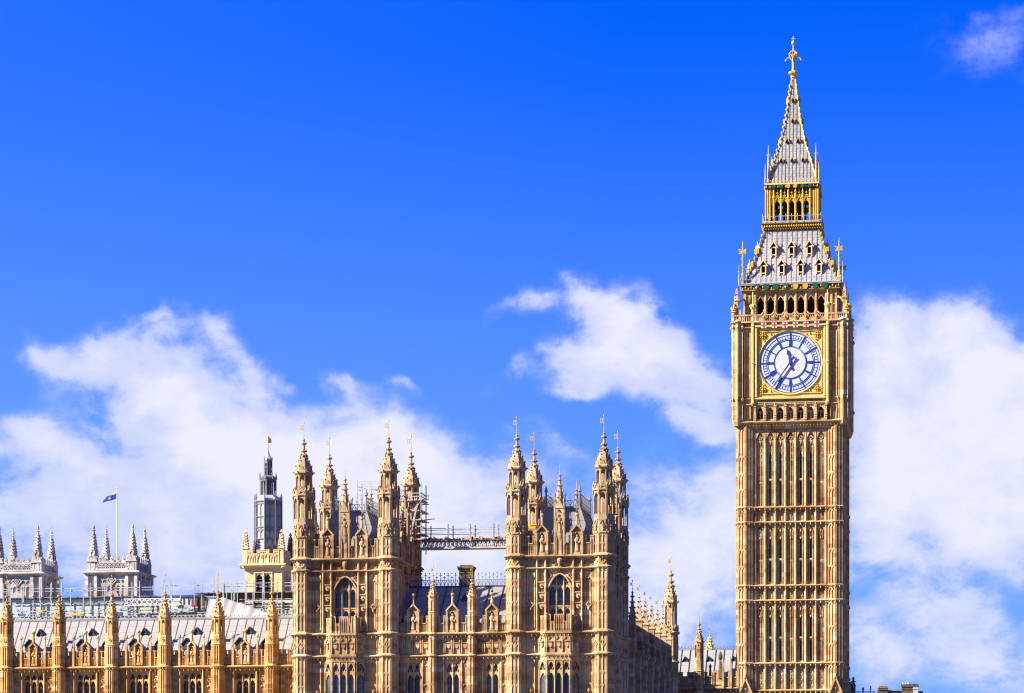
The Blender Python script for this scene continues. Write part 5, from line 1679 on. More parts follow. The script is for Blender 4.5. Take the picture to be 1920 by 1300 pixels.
    # ---- spire
    sp = [(2.95, zl1), (2.62, ez(325, 322)), (2.15, ez(300, 322.5)), (1.42, ez(266, 323)), (0.84, ez(225, 324)), (0.3, ez(165, 324.4)), (0.24, ez(150, 324.4))]
    s_ = MB(); s_.sq(sp); part('spire', s_, 'tiles', t)
    def sh2(z):
        for (a, b), (c, d) in zip(sp, sp[1:]):
            if b <= z <= d: return a + (c - a) * (z - b) / (d - b)
        return 0.24
    sm = MB()
    for r in FACES:
        sm.at(rot=r)
        for i in range(-7, 8):
            x = i * 0.43 - 0.0
            for (a, b), (c, d) in zip(sp, sp[1:]):
                if abs(x) < c: sm.bar((x, -a - 0.01, b), (x, -c - 0.01, d), 0.075)
                elif abs(x) < a:
                    f = (a - abs(x)) / (a - c); sm.bar((x, -a - 0.01, b), (x, -(a + (c - a) * f) - 0.01, b + (d - b) * f), 0.075)
        sm.pop()
    part('roof_roll', sm, 'tileseam', t)
    hk = MB()
    for sx in (-1, 1):
        for sy in (-1, 1):
            for (a, b), (c, d) in zip(sp, sp[1:]): hk.bar((sx * a, sy * a, b), (sx * c, sy * c, d), 0.14)
            for i in range(17):
                z = zl1 + 0.8 + (sp[-1][1] - zl1 - 0.9) * i / 17
                h = sh2(z) + 0.1
                hk.knob(sx * h, sy * h, z, 0.17, 0.26)
    part('hip_crockets', hk, 'goldpale', t)
    lm = MB()
    lm.slab([(-0.2, 0), (0.2, 0), (0, 0.42)], -0.14, 0.6)
    lme = lm.mesh('lucarne', 'bronze')
    lt_ = MB()
    for q in (-1, 1): lt_.bar((q * 0.26, -0.15, -0.04), (0, -0.15, 0.5), 0.08, 0.25)
    lt_.knob(0, -0.15, 0.55, 0.07, 0.14)
    ltm = lt_.mesh('lucarne_gable', 'golddeep')
    for r in FACES:
        for py, xs in ((306, (-1.3, 0, 1.3)), (267, (-0.66, 0.66)), (227, (0,)), (187, (0,))):
            z = ez(py, 323)
            for x in xs:
                p = Matrix.Rotation(r, 4, 'Z') @ Vector((x, -sh2(z) - 0.05, 0))
                o = link('lucarne', lme, t, (p.x, p.y, z), r); link('lucarne_gable', ltm, o)
    for sx in (-1, 1):
        for sy in (-1, 1):
            mb = MB(); mb.lathe([(0.13, zl1), (0.1, ez(305, 322)), (0.06, ez(292, 322)), (0.015, ez(272, 322))], 6)
            mb.bar((-0.24, 0, ez(291, 322)), (0.24, 0, ez(291, 322)), 0.06); mb.bar((0, -0.24, ez(291, 322)), (0, 0.24, ez(291, 322)), 0.06)
            for py in (320, 305, 298): mb.knob(0, 0, ez(py, 322), 0.13, 0.16)
            part('gilded_standard', mb, 'goldpale', t, (sx * 2.85, sy * 2.85, 0))
            mb = MB(); mb.lathe([(0.08, zl1), (0.05, ez(322, 322)), (0.015, ez(308, 322))], 6); part('finial_rod', mb, 'goldpale', t, (sx * 3.2, sy * 3.15, 0))
    # ---- finial
    f = MB()
    E4 = lambda py: ez(py, 324.4)
    f.lathe([(0.34, E4(162)), (0.26, E4(148)), (0.36, E4(146)), (0.3, E4(143)), (0.62, E4(139)), (0.62, E4(136)), (0.2, E4(133)), (0.15, E4(104)), (0.1, E4(100)), (0.09, E4(86)), (0.04, E4(70))], 8)
    f.ball(0, 0, E4(81), 0.28, 10)
    for k in range(8):
        a = k * PI / 4
        d = Vector((math.cos(a), math.sin(a), 0))
        pts = [(0.1, 116), (0.42, 109), (0.72, 108.5), (0.92, 113)] if k % 2 == 0 else [(0.1, 108), (0.32, 101), (0.5, 100), (0.62, 103)]
        for (r0, p0), (r1, p1) in zip(pts, pts[1:]):
            f.bar(d * r0 + Vector((0, 0, E4(p0))), d * r1 + Vector((0, 0, E4(p1))), 0.11)
        e = d * pts[-1][0]; f.knob(e.x, e.y, E4(pts[-1][1]), 0.16); e2 = d * pts[1][0]; f.knob(e2.x, e2.y, E4(pts[1][1] - 3), 0.15)
    f.bar((-0.22, 0, E4(73)), (0.22, 0, E4(73)), 0.09); f.bar((0, -0.22, E4(73)), (0, 0.22, E4(73)), 0.09)
    f.knob(0, 0, E4(92), 0.14); f.knob(0, 0, E4(122), 0.2, 0.16); f.knob(0, 0, E4(70), 0.08, 0.16)
    part('finial', f, 'gold', t)

def centre_mat():
    mt, g, bs, pos = principled('dial_centre_glass')
    vo = g.n('ShaderNodeTexVoronoi', feature='DISTANCE_TO_EDGE'); g.put(vo.inputs['Vector'], g.v('ADD', pos, g.v('MULTIPLY', g.noise(pos, 0.9, 2, 0.5, out=1), (0.7, 0.7, 0.7))))
    vo.inputs['Scale'].default_value = 1.7
    ln = g.smooth(vo.outputs['Distance'], 0.035, 0.012)
    g.put(bs.inputs['Base Color'], g.mix(g.m('MULTIPLY', ln, 0.6), (0.47, 0.455, 0.42), (0.17, 0.155, 0.165)))
    bs.inputs['Roughness'].default_value = 0.35
    return mt
M_CENTRE = centre_mat()
build_clock_tower()
# ------------------------------------------------------------------ white church towers far behind
def church_tower(name, label, x, y):
    t = thing(name, label, 'church tower', (x, y, 0), 'pair of white church towers')
    Z = lambda py: mz(210, py, 550)
    h = 4.35                                                   # half distance between corner turrets
    w = MB()
    w.sq([(h + 0.9, 0), (h + 0.9, Z(1078))])
    w.sq([(h + 1.0, Z(1079)), (h + 2.05, Z(1074)), (h + 2.05, Z(1072)), (h + 1.2, Z(1070))])
    w.sq([(h + 0.95, Z(1071)), (h + 0.95, Z(1056))])
    for r in FACES:
        w.at(rot=r)
        y_ = -h - 0.95
        for s_ in (-1, 1):
            for q in (h + 1.1, h - 0.9): w.box(s_ * q - 0.35, s_ * q + 0.35, y_ - 0.6, y_, 0, Z(1077))
            xa, xb = sorted((s_ * (h - 0.55), s_ * (h + 0.75))); w.head(xa, xb, Z(1088), Z(1080), Z(1082), y_ - 0.3, y_, 4)
        for zt in (1085, 1096):
            for i in range(6): w.head(-3 + i, -2 + i, Z(zt + 6), Z(zt), Z(zt + 1.5), y_ - 0.22, y_, 4)
            w.box(-3.1, 3.1, y_ - 0.25, y_, Z(zt), Z(zt - 2))
        for i in range(7): w.box(-3 + i - 0.08, -3 + i + 0.08, y_ - 0.2, y_, Z(1118), Z(1081))
        w.diamond(0, Z(1088), 1.1, y_ - 0.4, y_, 0.25); w.diamond(0, Z(1088), 0.5, y_ - 0.4, y_, 0.2)
        w.slab([(-1.6, Z(1120)), (1.6, Z(1120)), (1.3, Z(1112)), (0, Z(1107)), (-1.3, Z(1112))], y_ - 0.35, y_)
        w.pop()
    part('wall', w, 'church', t)
    p = MB()
    for r in FACES:
        p.at(rot=r)
        y_ = -h - 0.95
        p.box(-h, h, y_ - 0.2, y_ + 0.3, Z(1056), Z(1054)); p.box(-h, h, y_ - 0.25, y_ + 0.3, Z(1069), Z(1066))
        for i in range(9):
            x = -3.5 + i * 0.875
            p.diamond(x, Z(1060), 0.42, y_ - 0.2, y_, 0.14); p.box(x - 0.5, x - 0.37, y_ - 0.16, y_, Z(1066), Z(1056))
        for i in range(5):
            x = -2.6 + i * 1.3
            p.slab([(x - 0.38, Z(1054)), (x + 0.38, Z(1054)), (x + 0.38, Z(1045)), (x, Z(1041)), (x - 0.38, Z(1045))], y_ - 0.05, y_ + 0.25)
            p.diamond(x, Z(1048), 0.2, y_ - 0.12, y_ - 0.02, 0.1)
        p.pop()
    part('parapet', p, 'church', t)
    tu = MB()
    tu.sq([(1.15, Z(1071)), (1.15, Z(1053)), (1.3, Z(1053)), (1.3, Z(1052)), (0.8, Z(1051))])
    tu.oct([(0.78, Z(1052)), (0.78, Z(1031)), (0.92, Z(1030)), (0.92, Z(1029))])
    for r in FACES:
        tu.at(rot=r)
        tu.head(-0.55, 0.55, Z(1040), Z(1032), Z(1033), -0.9, -0.7, 4)
        tu.slab([(-1.1, Z(1052)), (1.1, Z(1052)), (0.85, Z(1044)), (0.35, Z(1041)), (0, Z(1046)), (-0.35, Z(1041)), (-0.85, Z(1044))], -1.1, -0.85)
        tu.box(-0.7, -0.45, -1.2, -1.1, Z(1071), Z(1055)); tu.box(0.45, 0.7, -1.2, -1.1, Z(1071), Z(1055))
        tu.pop()
    tum = tu.mesh('turret', 'church')
    s = MB(); pr = [(0.95, Z(1030)), (0.8, Z(1028)), (0.35, Z(1003)), (0.2, Z(994)), (0.42, Z(993)), (0.16, Z(991)), (0.3, Z(988)), (0.04, Z(981))]
    s.lathe(pr, 8, PI / 8); s.crockets(pr, 4, 0, [Z(q) for q in (1025, 1019, 1013, 1007, 1001)], 0.17); s.crockets(pr, 4, PI / 4, [Z(q) for q in (1022, 1016, 1010, 1004)], 0.16)
    spm = s.mesh('spirelet', 'church')
    v = MB(); v.lathe([(0.07, Z(982)), (0.04, Z(975))], 6); v.knob(0, 0, Z(978), 0.1); vm = v.mesh('vane', 'gold')
    for sx in (-1, 1):
        for sy in (-1, 1):
            o = link('turret', tum, t, (sx * h, sy * h, 0)); link('spirelet', spm, o); link('vane', vm, o)
    return t
XA = (mx(172.5, 550) + mx(246, 550)) / 2
church_tower('church_tower', 'whitish church tower with four spirelets, standing under the flying flag', XA, 555.5)
church_tower('church_tower', 'whitish church tower with spirelets cut by the left edge of the picture', (mx(68, 550) - 4.35), 555.5)

# ------------------------------------------------------------------ flagpole and flag on the nearer church tower
fx, fy = mx(220, 555.5), 555.5
zp0, zp1 = mz(220, 1058, fy), mz(220, 916, fy)
pl = MB(); pl.lathe([(0.17, zp0 - 4), (0.16, zp0 + (zp1 - zp0) * 0.5), (0.09, zp1)], 8); pl.ball(0, 0, zp1 + 0.1, 0.16, 8)
tag(part('flagpole', pl, 'white', None, (fx, fy, 0)), 'thin white flagpole rising from the middle of the church tower roof', 'flagpole')
def build_flag():
    L, H = 3.15, 1.65
    nu, nv = 24, 12
    zt = mz(219, 921, fy)
    me = bpy.data.meshes.new('flag')
    V, F, mi = [], [], []
    for j in range(nv + 1):
        for i in range(nu + 1):
            u, v = i / nu, j / nv
            x = -0.2 - u * L * (0.93 + 0.05 * v)
            V.append((x, 0.24 * math.sin(u * 8.0 + v * 1.3) * u, -v * H * (1 - 0.52 * u) - u * 1.75 - 0.16 * math.sin(u * 6) * u))
    for j in range(nv):
        for i in range(nu):
            F.append((j * (nu + 1) + i, j * (nu + 1) + i + 1, (j + 1) * (nu + 1) + i + 1, (j + 1) * (nu + 1) + i))
            u, v = (i + 0.5) / nu, (j + 0.5) / nv
            m_ = 0
            if v < 0.24 - 0.12 * u: m_ = 1 if u < 0.5 else (2 if u > 0.86 else 0)
            if ((u - 0.5) / 0.09) ** 2 + ((v - 0.5) / 0.22) ** 2 < 1: m_ = (3, 1, 2)[(i + j) % 3]
            mi.append(m_)
    me.from_pydata(V, [], F)
    for k in ('flagblue', 'flagyellow', 'white', 'red'): me.materials.append(M[k])
    me.polygons.foreach_set('material_index', mi)
    me.update()
    o = link('flag', me, None, (fx, fy, zt))
    so_ = o.modifiers.new('cloth', 'SOLIDIFY'); so_.thickness = 0.02
    tag(o, 'blue flag with a yellow edge and red emblem flying left from the pole', 'flag')
build_flag()

# ------------------------------------------------------------------ stone tower with grey iron lantern
def build_vent_tower():
    Y = 330.0
    x0, x1 = mx(459, Y), mx(529, Y)
    c, h = (x0 + x1) / 2, (x1 - x0) / 2
    t = thing('lantern_tower', 'pale yellow stone tower topped by a slender dark grey iron lantern', 'tower', (c, Y + h, 0))
    Z = lambda py, yy=Y: mz(490, py, yy)
    w = MB()
    for r in FACES:
        w.at(rot=r)
        for a, b in ((-h, -0.98), (-0.13, 0.13), (0.98, h)): w.box(a, b, -h, -h + 0.5, 0, Z(1061))
        for s_ in (-1, 1):
            xa, xb = sorted((s_ * 0.13, s_ * 0.98)); w.head(xa, xb, Z(1083), Z(1061), Z(1077), -h + 0.02, -h + 0.5, 5)
            w.box(xa, xb, -h + 0.02, -h + 0.5, 0, Z(1118))
        w.box(-1.2, -1.05, -h - 0.09, -h, Z(1118), Z(1075)); w.box(1.05, 1.2, -h - 0.09, -h, Z(1118), Z(1075)); w.box(-0.07, 0.07, -h - 0.14, -h, Z(1118), Z(1072)); w.box(-1.2, 1.2, -h - 0.1, -h, Z(1075), Z(1073))
        w.string(-h - 0.55, h + 0.55, -h, Z(1059), 0.62, 0.5); w.pop()
    for px in range(7): pass
    part('wall', w, 'pale', t)
    lo = MB()
    lo.sq([(h - 0.45, 60 * 0), (h - 0.45, Z(1062))])
    part('louvre_core', lo, 'dark', t)
    sl_ = MB()
    for r in FACES:
        sl_.at(rot=r)
        for s_ in (-1, 1):
            for k in range(8): sl_.add([(s_ * 0.55 - 0.42, -h + 0.1, Z(1117 - 5 * k)), (s_ * 0.55 + 0.42, -h + 0.1, Z(1117 - 5 * k)), (s_ * 0.55 + 0.42, -h + 0.45, Z(1117 - 5 * k) + 0.2), (s_ * 0.55 - 0.42, -h + 0.45, Z(1117 - 5 * k) + 0.2)], [(0, 1, 2, 3)])
        sl_.pop()
    part('louvre', sl_, 'lantern', t)
    p = MB()
    for r in FACES:
        p.at(rot=r)
        battlement(p, -h + 0.3, h - 0.3, -h - 0.2, Z(1057), Z(1040), Z(1033), 1.2, 0.55, 0.3)
        for k in range(9): p.head(-h + 0.4 + k * 0.46, -h + 0.82 + k * 0.46, Z(1047), Z(1039), Z(1040), -h - 0.28, -h - 0.18, 3)
        p.pop()
    part('parapet', p, 'pale', t)
    pm = MB(); pm.sq([(0.32, Z(1057)), (0.32, Z(1030)), (0.42, Z(1029)), (0.42, Z(1027)), (0.3, Z(1026)), (0.06, Z(1000)), (0.2, Z(998)), (0.02, Z(993))])
    pm.crockets([(0.42, Z(1026)), (0.1, Z(999))], 4, PI / 4, [Z(q) for q in (1023, 1018, 1013, 1008, 1003)], 0.12)
    pm.crockets([(0.3, Z(1026)), (0.06, Z(999))], 4, 0, [Z(q) for q in (1020, 1015, 1010, 1005, 998)], 0.12)
    me = pm.mesh('pinnacle', 'pale')
    for sx in (-1, 1):
        for sy in (-1, 1): link('pinnacle', me, t, (sx * (h - 0.1), sy * (h - 0.1), 0))
    # iron lantern
    YL = Y + 0.7
    Zl = lambda py: mz(500, py, YL + 0.6)
    la = link('lantern', None, t, (mx(503, YL + 1.6) - c, -h + 2.25, 0), PI / 8)
    rl = 1.62
    b = MB()
    b.oct([(rl * 1.1, Z(1058)), (rl * 1.06, Zl(1032)), (rl * 0.98, Zl(1012)), (rl * 0.98, Zl(940)), (rl * 1.05, Zl(939)), (rl * 1.05, Zl(937)), (rl * 0.62, Zl(928))])
    part('lantern_body', b, 'lanternlight', la)
    rb = MB()
    for k in range(8):
        rb.at(rot=k * PI / 4)
        t_ = rl * T8
        for x in (-t_, t_): rb.bar((x * 1.1, -rl * 1.12, Zl(1038)), (x, -rl * 1.02, Zl(1012)), 0.16); rb.box(x - 0.09, x + 0.09, -rl * 1.06, -rl * 0.9, Zl(1012), Zl(937))
        rb.box(-0.06, 0.06, -rl * 1.03, -rl * 0.9, Zl(1012), Zl(940))
        for q in (-0.5, 0.5): rb.box(q * t_ - 0.03, q * t_ + 0.03, -rl * 1.01, -rl * 0.9, Zl(1034), Zl(1012))
        for z in (1012, 990, 970, 941): rb.box(-t_, t_, -rl * 1.05, -rl * 0.9, Zl(z), Zl(z - 2))
        for a, bb in ((-t_ + 0.08, -0.05), (0.05, t_ - 0.08)):
            rb.head(a, bb, Zl(1000), Zl(993), Zl(995), -rl * 1.03, -rl * 0.9, 4); rb.head(a, bb, Zl(950), Zl(943), Zl(945), -rl * 1.03, -rl * 0.9, 4)
        rb.pop()
        rb.at(rot=k * PI / 4 + PI / 8)
        rb.lathe([(0.1, Zl(940)), (0.08, Zl(930)), (0.02, Zl(924))], 6, None, 0, -rl * 1.1)
        rb.pop()
    r2 = 1.0
    for k in range(8):
        rb.at(rot=k * PI / 4 + PI / 8)
        rb.box(-0.1, 0.1, -r2 / 0.924, -r2 * 0.85, Zl(930), Zl(896)); rb.lathe([(0.08, Zl(898)), (0.015, Zl(885))], 6, None, 0, -r2 * 1.12)
        rb.pop()
        rb.at(rot=k * PI / 4)
        rb.head(-r2 * T8, r2 * T8, Zl(907), Zl(896), Zl(900), -r2, -r2 + 0.12, 4); rb.box(-0.04, 0.04, -r2, -r2 + 0.1, Zl(930), Zl(898))
        rb.pop()
    rb.oct([(r2 * 1.04, Zl(898)), (r2 * 1.08, Zl(896)), (r2 * 1.08, Zl(895)), (0.5, Zl(890))]); rb.oct([(0.42, Zl(930)), (0.42, Zl(897))])
    r3 = 0.5
    for k in range(8):
        rb.at(rot=k * PI / 4 + PI / 8)
        rb.box(-0.07, 0.07, -r3 / 0.924, -r3 * 0.8, Zl(892), Zl(862)); rb.lathe([(0.05, Zl(862)), (0.01, Zl(854))], 6, None, 0, -r3 * 1.1)
        rb.pop()
        rb.at(rot=k * PI / 4); rb.box(-r3 * T8, r3 * T8, -r3, -r3 + 0.1, Zl(868), Zl(862)); rb.box(-r3 * T8, r3 * T8, -r3, -r3 + 0.1, Zl(876), Zl(874)); rb.pop()
    rb.oct([(0.2, Zl(892)), (0.2, Zl(862))])
    part('lantern_ribs', rb, 'lantern', la)
    cp = MB(); cp.oct([(r3 * 1.05, Zl(862)), (r3 * 0.85, Zl(858)), (0.22, Zl(852)), (0.06, Zl(842))]); part('lantern_cap', cp, 'lanternlight', la)
    dm = MB(); dm.slab([(-0.5, Zl(1027)), (0.5, Zl(1027)), (0, Zl(1016))], -rl * 1.3, -rl * 0.9); dm.box(-0.28, 0.28, -rl * 1.22, -rl * 0.9, Zl(1036), Zl(1027)); part('dormer', dm, 'lantern', la, (0, 0, 0))
    v = MB(); v.lathe([(0.06, Zl(845)), (0.03, Zl(814))], 6); v.slab([(0.02, Zl(829)), (0.42, Zl(829)), (0.42, Zl(822)), (0.22, Zl(819)), (0.02, Zl(816))], -0.03, 0.03); part('vane', v, 'gold', la)
    # dark cross finial on a gable behind
    g = MB(); g.lathe([(0.5, Z(1060)), (0.4, Z(1025)), (0.12, Z(1012)), (0.08, Z(1002))], 4, PI / 4); g.bar((-0.28, 0, Z(1008)), (0.28, 0, Z(1008)), 0.15)
    for q in (1035, 1028, 1020): g.knob(-0.32, 0, Z(q), 0.13); g.knob(0.32, 0, Z(q), 0.13)
    part('pinnacle', g, 'soot', t, (mx(543, Y + 3) - c, 1.5, 0))
build_vent_tower()

# ------------------------------------------------------------------ scaffolding
def tube(mb, p, q, w=0.09): mb.bar(p, q, w)
def poles(t, spots, mat='steel', w=0.09):
    for x, y, z0, z1 in spots:
        mb = MB(); tube(mb, (0, 0, z0), (0, 0, z1), w); part('pole', mb, mat, t, (x, y, 0))

def scaffold_bridge():
    Y = 250.2
    x0, x1 = mx(757, Y), mx(956, Y)
    Z = lambda py: mz(850, py, Y)
    t = thing('scaffold_bridge', 'rusty scaffold walkway spanning the gap between the two honey towers', 'scaffold', (x0, Y, 0))
    L = x1 - x0
    g = MB()
    for y in (0, 1.3):
        tube(g, (0, y, Z(1013)), (L, y, Z(1013)), 0.12); tube(g, (0, y, Z(1027)), (L, y, Z(1027)), 0.12)
        n = 26
        for i in range(n):
            a, b = L * i / n, L * (i + 1) / n
            tube(g, (a, y, Z(1027)), ((a + b) / 2, y, Z(1014)), 0.07); tube(g, ((a + b) / 2, y, Z(1014)), (b, y, Z(1027)), 0.07)
    part('lattice_girder', g, 'steel', t)
    d = MB(); d.box(0, L, -0.15, 1.45, Z(1011), Z(1009.6)); d.box(0.1, L, -0.1, 1.4, Z(1029), Z(1027.6))
    for i in range(20):
        x = 0.2 + i * L / 20
        d.box(x, x + 0.12, -0.22, 1.5, Z(1013), Z(1011.8))
    rnd = random.Random(3)
    for i in range(30):
        x = rnd.uniform(0, L); d.box(x, x + rnd.uniform(0.1, 0.3), -0.28, -0.15, Z(1014) + rnd.uniform(-.1, .1), Z(1009) + rnd.uniform(-0.05, .15))
    part('deck', d, 'rust', t)
    r = MB()
    for py in (991, 999.5):
        for y in (-0.1, 1.4): tube(r, (0, y, Z(py)), (L, y, Z(py)), 0.06)
    part('guard_rail', r, 'steel', t)
    poles(t, [(L * f + dx, -0.12 if dx < 0 else 1.4, Z(1024), Z(983)) for f in (0.22, 0.43, 0.64, 0.86) for dx in (-0.08, 0.12)], 'iron', 0.1)
scaffold_bridge()

def turret_scaffold():
    x, y = LX + HX, TY + HY
    t = thing('scaffold', 'tube scaffold wrapped round the rear right turret of the left honey tower', 'scaffold', (x, y, 0))
    Z = lambda py: mz(770, py, y)
    q = 1.22
    poles(t, [(sx * q, sy * q, 27.3 if sx < 0 else 28.6, Z(918 if sx < 0 else 908)) for sx in (-1, 1) for sy in (-1, 1)] + [(0, -q, 27.3, Z(935))])
    h = MB()
    for py in (928, 934, 944, 962, 978, 990, 1004):
        for s_ in (-1, 1):
            tube(h, (-q - 0.25, s_ * q, Z(py)), (q + 0.3, s_ * q, Z(py)), 0.08); tube(h, (s_ * q, -q - 0.25, Z(py)), (s_ * q, q + 0.25, Z(py)), 0.08)
    tube(h, (-q, -q, Z(1004)), (q * 0.8, -q, Z(948)), 0.13); tube(h, (q * 0.2, -q - 0.1, Z(1005)), (q * 0.7, -q - 0.1, Z(950)), 0.16); tube(h, (-q, -q, Z(978)), (q, -q, Z(962)), 0.08)
    part('rail', h, 'steel', t)
    d = MB()
    rnd = random.Random(5)
    for py in (942, 962, 979, 1005, 1015):
        d.box(-q - 0.1, q + 0.1, -q - 0.15, -q + 0.3, Z(py), Z(py) + 0.1); d.box(q - 0.3, q + 0.2, -q, q, Z(py), Z(py) + 0.1)
        for i in range(3): a = rnd.uniform(-q, q); d.box(a, a + 0.15, -q - 0.2, -q, Z(py) + 0.02, Z(py) + 0.16)
    part('deck', d, 'rust', t)
    tb = MB(); tube(tb, (q, 0, Z(976)), (q + 1.1, 0, Z(974)), 0.08); part('pole', tb, 'steel', t)
turret_scaffold()
for px, top, bot, which in ((760.5, 1030, 1045, 'leftmost'), (766, 1034, 1052, 'middle'), (771, 1036, 1056, 'rightmost')):
    x_ = LX + HX + 0.62
    y_ = x_ / mx(px, 1.0)
    b_ = MB(); b_.box(-0.05, 0.05, -0.09, 0.09, mz(px, bot, y_), mz(px, top, y_))
    tag(part('warning_strip', b_, 'lime', None, (x_, y_, 0)), which + ' of three lime yellow strips hanging below the scaffold walkway', 'strip', 'lime strips below the walkway')

def roof_top_scaffold():
    x, y = LX + 1.2, TY + 1.5
    t = thing('scaffold', 'light tube scaffold with orange sheets on the left tower roof ridge', 'scaffold', (x, y, 0))
    Z = lambda py: mz(690, py, y)
    poles(t, [(px, py_, Z(960), Z(top)) for px, py_, top in ((-1.4, -1, 902), (-1.0, -1, 910), (-1.4, 1, 905), (0.9, -1, 904), (0.3, 1, 906), (2.2, -1, 906), (2.2, 1, 912))], 'steel', 0.07)
    h = MB()
    for py in (906, 910, 915, 921):
        tube(h, (-1.4, -1, Z(py)), (2.4, -1, Z(py)), 0.05)
        if py > 910: tube(h, (-1.4, -1, Z(py)), (-1.4, 1, Z(py - 3)), 0.05)
    tube(h, (-1.4, -1, Z(914)), (-0.4, -1, Z(920)), 0.07); tube(h, (-1.4, -1, Z(930)), (-0.3, -1, Z(935)), 0.06)
    part('rail', h, 'steel', t)
    s = MB(); s.add([(-0.1, -1, Z(920)), (1.6, -1, Z(918)), (2.2, -0.2, Z(923)), (0.9, -0.4, Z(925))], [(0, 1, 2, 3)]); s.slab([(0.9, Z(938)), (1.9, Z(938)), (1.9, Z(934)), (1.1, Z(935))], -1, -0.9)
    s.box(0.6, 1.9, -0.9, 0.6, Z(922), Z(920.5))
    part('sheet', s, 'yellow', t)
roof_top_scaffold()
ob = MB(); ob.box(-0.35, 0.35, -0.3, 0.3, mz(1000, 990, 246), mz(1000, 984, 246)); ob.box(-0.2, 0.35, -0.35, 0.2, mz(1000, 984, 246) + 0.01, mz(1000, 982, 246)); ob.knob(0.4, 0, mz(1000, 985, 246), 0.2)
tag(part('bundle', ob, 'yellow', None, (mx(998, 247), 247, 0)), 'small orange yellow bundle on the right tower roof behind its parapet', 'bundle')

def works_roof():
    """temporary works roof and scaffold behind the left wing"""
    Y = 256.0
    xa, xb = mx(-12, Y), mx(552, Y)
    L = xb - xa
    t = thing('works_roof', 'temporary pale green works roof with scaffold tubes behind the long left wing', 'scaffold', (xa, Y, 0))
    Z = lambda py, px=270: mz(px, py, Y)
    X = lambda px: mx(px, Y) - xa
    p = MB(); p.box(0, X(405), 0.56, 5.0, 10, Z(1121)); part('panel', p, 'panel', t)
    c = MB(); c.box(X(75), X(404), 0.46, 0.55, Z(1127), Z(1121.2)); c.box(X(250), X(362), 0.42, 0.55, Z(1150), Z(1121.2)); part('fascia', c, 'cream', t)
    for k in range(26):
        pass
    e = MB()
    e.box(0, X(380), 0.5, 5.2, Z(1121), Z(1119)); e.box(0, X(380), 0.3, 0.5, Z(1118.6), Z(1117)); e.box(X(360), X(552), 0.5, 4.0, Z(1113.6), Z(1112))
    for k in range(20): e.box(X(60) + k * 0.9, X(60) + k * 0.9 + 0.05, 0.39, 0.41, Z(1127), Z(1121.3))
    part('eaves', e, 'iron', t)
    k_ = MB()
    rnd = random.Random(11)
    n = 44
    for i in range(n):
        x = X(440) + (X(552) - X(440)) * i / n
        k_.box(x, x + 0.09, 0.85, 1.1, Z(1123.5 + rnd.uniform(-1, 1)), Z(1113.5))
    k_.box(X(400), X(552), 1.1, 4, 10, Z(1114)); part('boarding', k_, 'board', t)
    hall = MB(); hall.box(X(455), X(552), 0.95, 1.05, 10, Z(1126)); hall.box(X(362), X(400), 0.9, 1.05, Z(1148), Z(1121)); part('screen', hall, 'cream', t)
    dk = MB(); dk.box(X(362), X(384), 0.38, 0.5, Z(1146), Z(1121.3)); dk.box(X(470), X(486), 0.9, 0.95, Z(1138), Z(1129)); dk.box(X(528), X(537), 0.9, 0.95, Z(1145), Z(1133)); part('opening', dk, 'bronze', t)
    spots = []
    for px in range(2, 550, 19):
        j = rnd.uniform(-5, 5)
        spots.append((X(px + j), rnd.choice((-0.4, 0.2)), Z(1152), Z(rnd.choice((1090, 1098, 1100, 1104, 1086)))))
        if rnd.random() < 0.45: spots.append((X(px + j + 3), -0.5, Z(1128), Z(1093)))
    for px in (410, 422, 428, 437, 448): spots.append((X(px), -0.6, Z(1155), Z(1098)))
    poles(t, spots, 'steel', 0.075)
    r = MB()
    for py, a, b in ((1102, -5, 290), (1107, -5, 290), (1097, 377, 548), (1103, 377, 548), (1100, 290, 400), (1130, 60, 340), (1139, 230, 300), (1145, 20, 548), (1150, 0, 548), (1133, 420, 548), (1140, 460, 548), (1127, 450, 548)):
        tube(r, (X(a), -0.3, Z(py)), (X(b), -0.3, Z(py)), 0.065)
    tube(r, (X(235), -0.3, Z(1137)), (X(300), -0.3, Z(1137)), 0.12)
    for i in range(30):
        px = rnd.uniform(5, 540); tube(r, (X(px), -0.35, Z(rnd.uniform(1128, 1150))), (X(px + rnd.uniform(-14, 14)), -0.35, Z(rnd.uniform(1128, 1150))), 0.06)
    part('rail', r, 'steel', t)
    g = MB()
    a, b = X(236), X(342)
    for yy in (-0.6,):
        tube(g, (a, yy, Z(1124)), (b, yy, Z(1124)), 0.09); tube(g, (a, yy, Z(1136)), (b, yy, Z(1136)), 0.09)
        for i in range(11):
            u, v = a + (b - a) * i / 11, a + (b - a) * (i + 1) / 11
            tube(g, (u, yy, Z(1136)), (v, yy, Z(1124)), 0.08); tube(g, (v, yy, Z(1136)), (u, yy, Z(1124)), 0.08)
    part('lattice_girder', g, 'white', t)
    m = MB()                                                   # couplers, planks and gear along the deck
    for i in range(150):
        px = rnd.uniform(20, 548); s_ = rnd.uniform(0.08, 0.3)
        zz = Z(rnd.uniform(1141, 1155)); m.box(X(px), X(px) + s_, -0.5, -0.3, zz, zz + rnd.uniform(0.05, 0.16))
    m.box(0, L, -0.4, 0.4, Z(1156), Z(1154.6))
    part('deck', m, 'steel', t)
    b1 = MB(); b1.box(X(74), X(87), -0.5, -0.1, Z(1147), Z(1143)); b1.box(X(135), X(160), -0.5, -0.1, Z(1153), Z(1148.6)); part('crate', b1, 'yellow', t)
    b2 = MB(); b2.box(X(37), X(50), -0.5, -0.1, Z(1153), Z(1149)); b2.box(X(221), X(231), -0.5, -0.1, Z(1154), Z(1148)); part('crate', b2, 'bluebox', t)
    b3 = MB(); b3.box(X(361), X(371), -0.5, -0.1, Z(1138), Z(1134.5)); part('crate', b3, 'red', t)
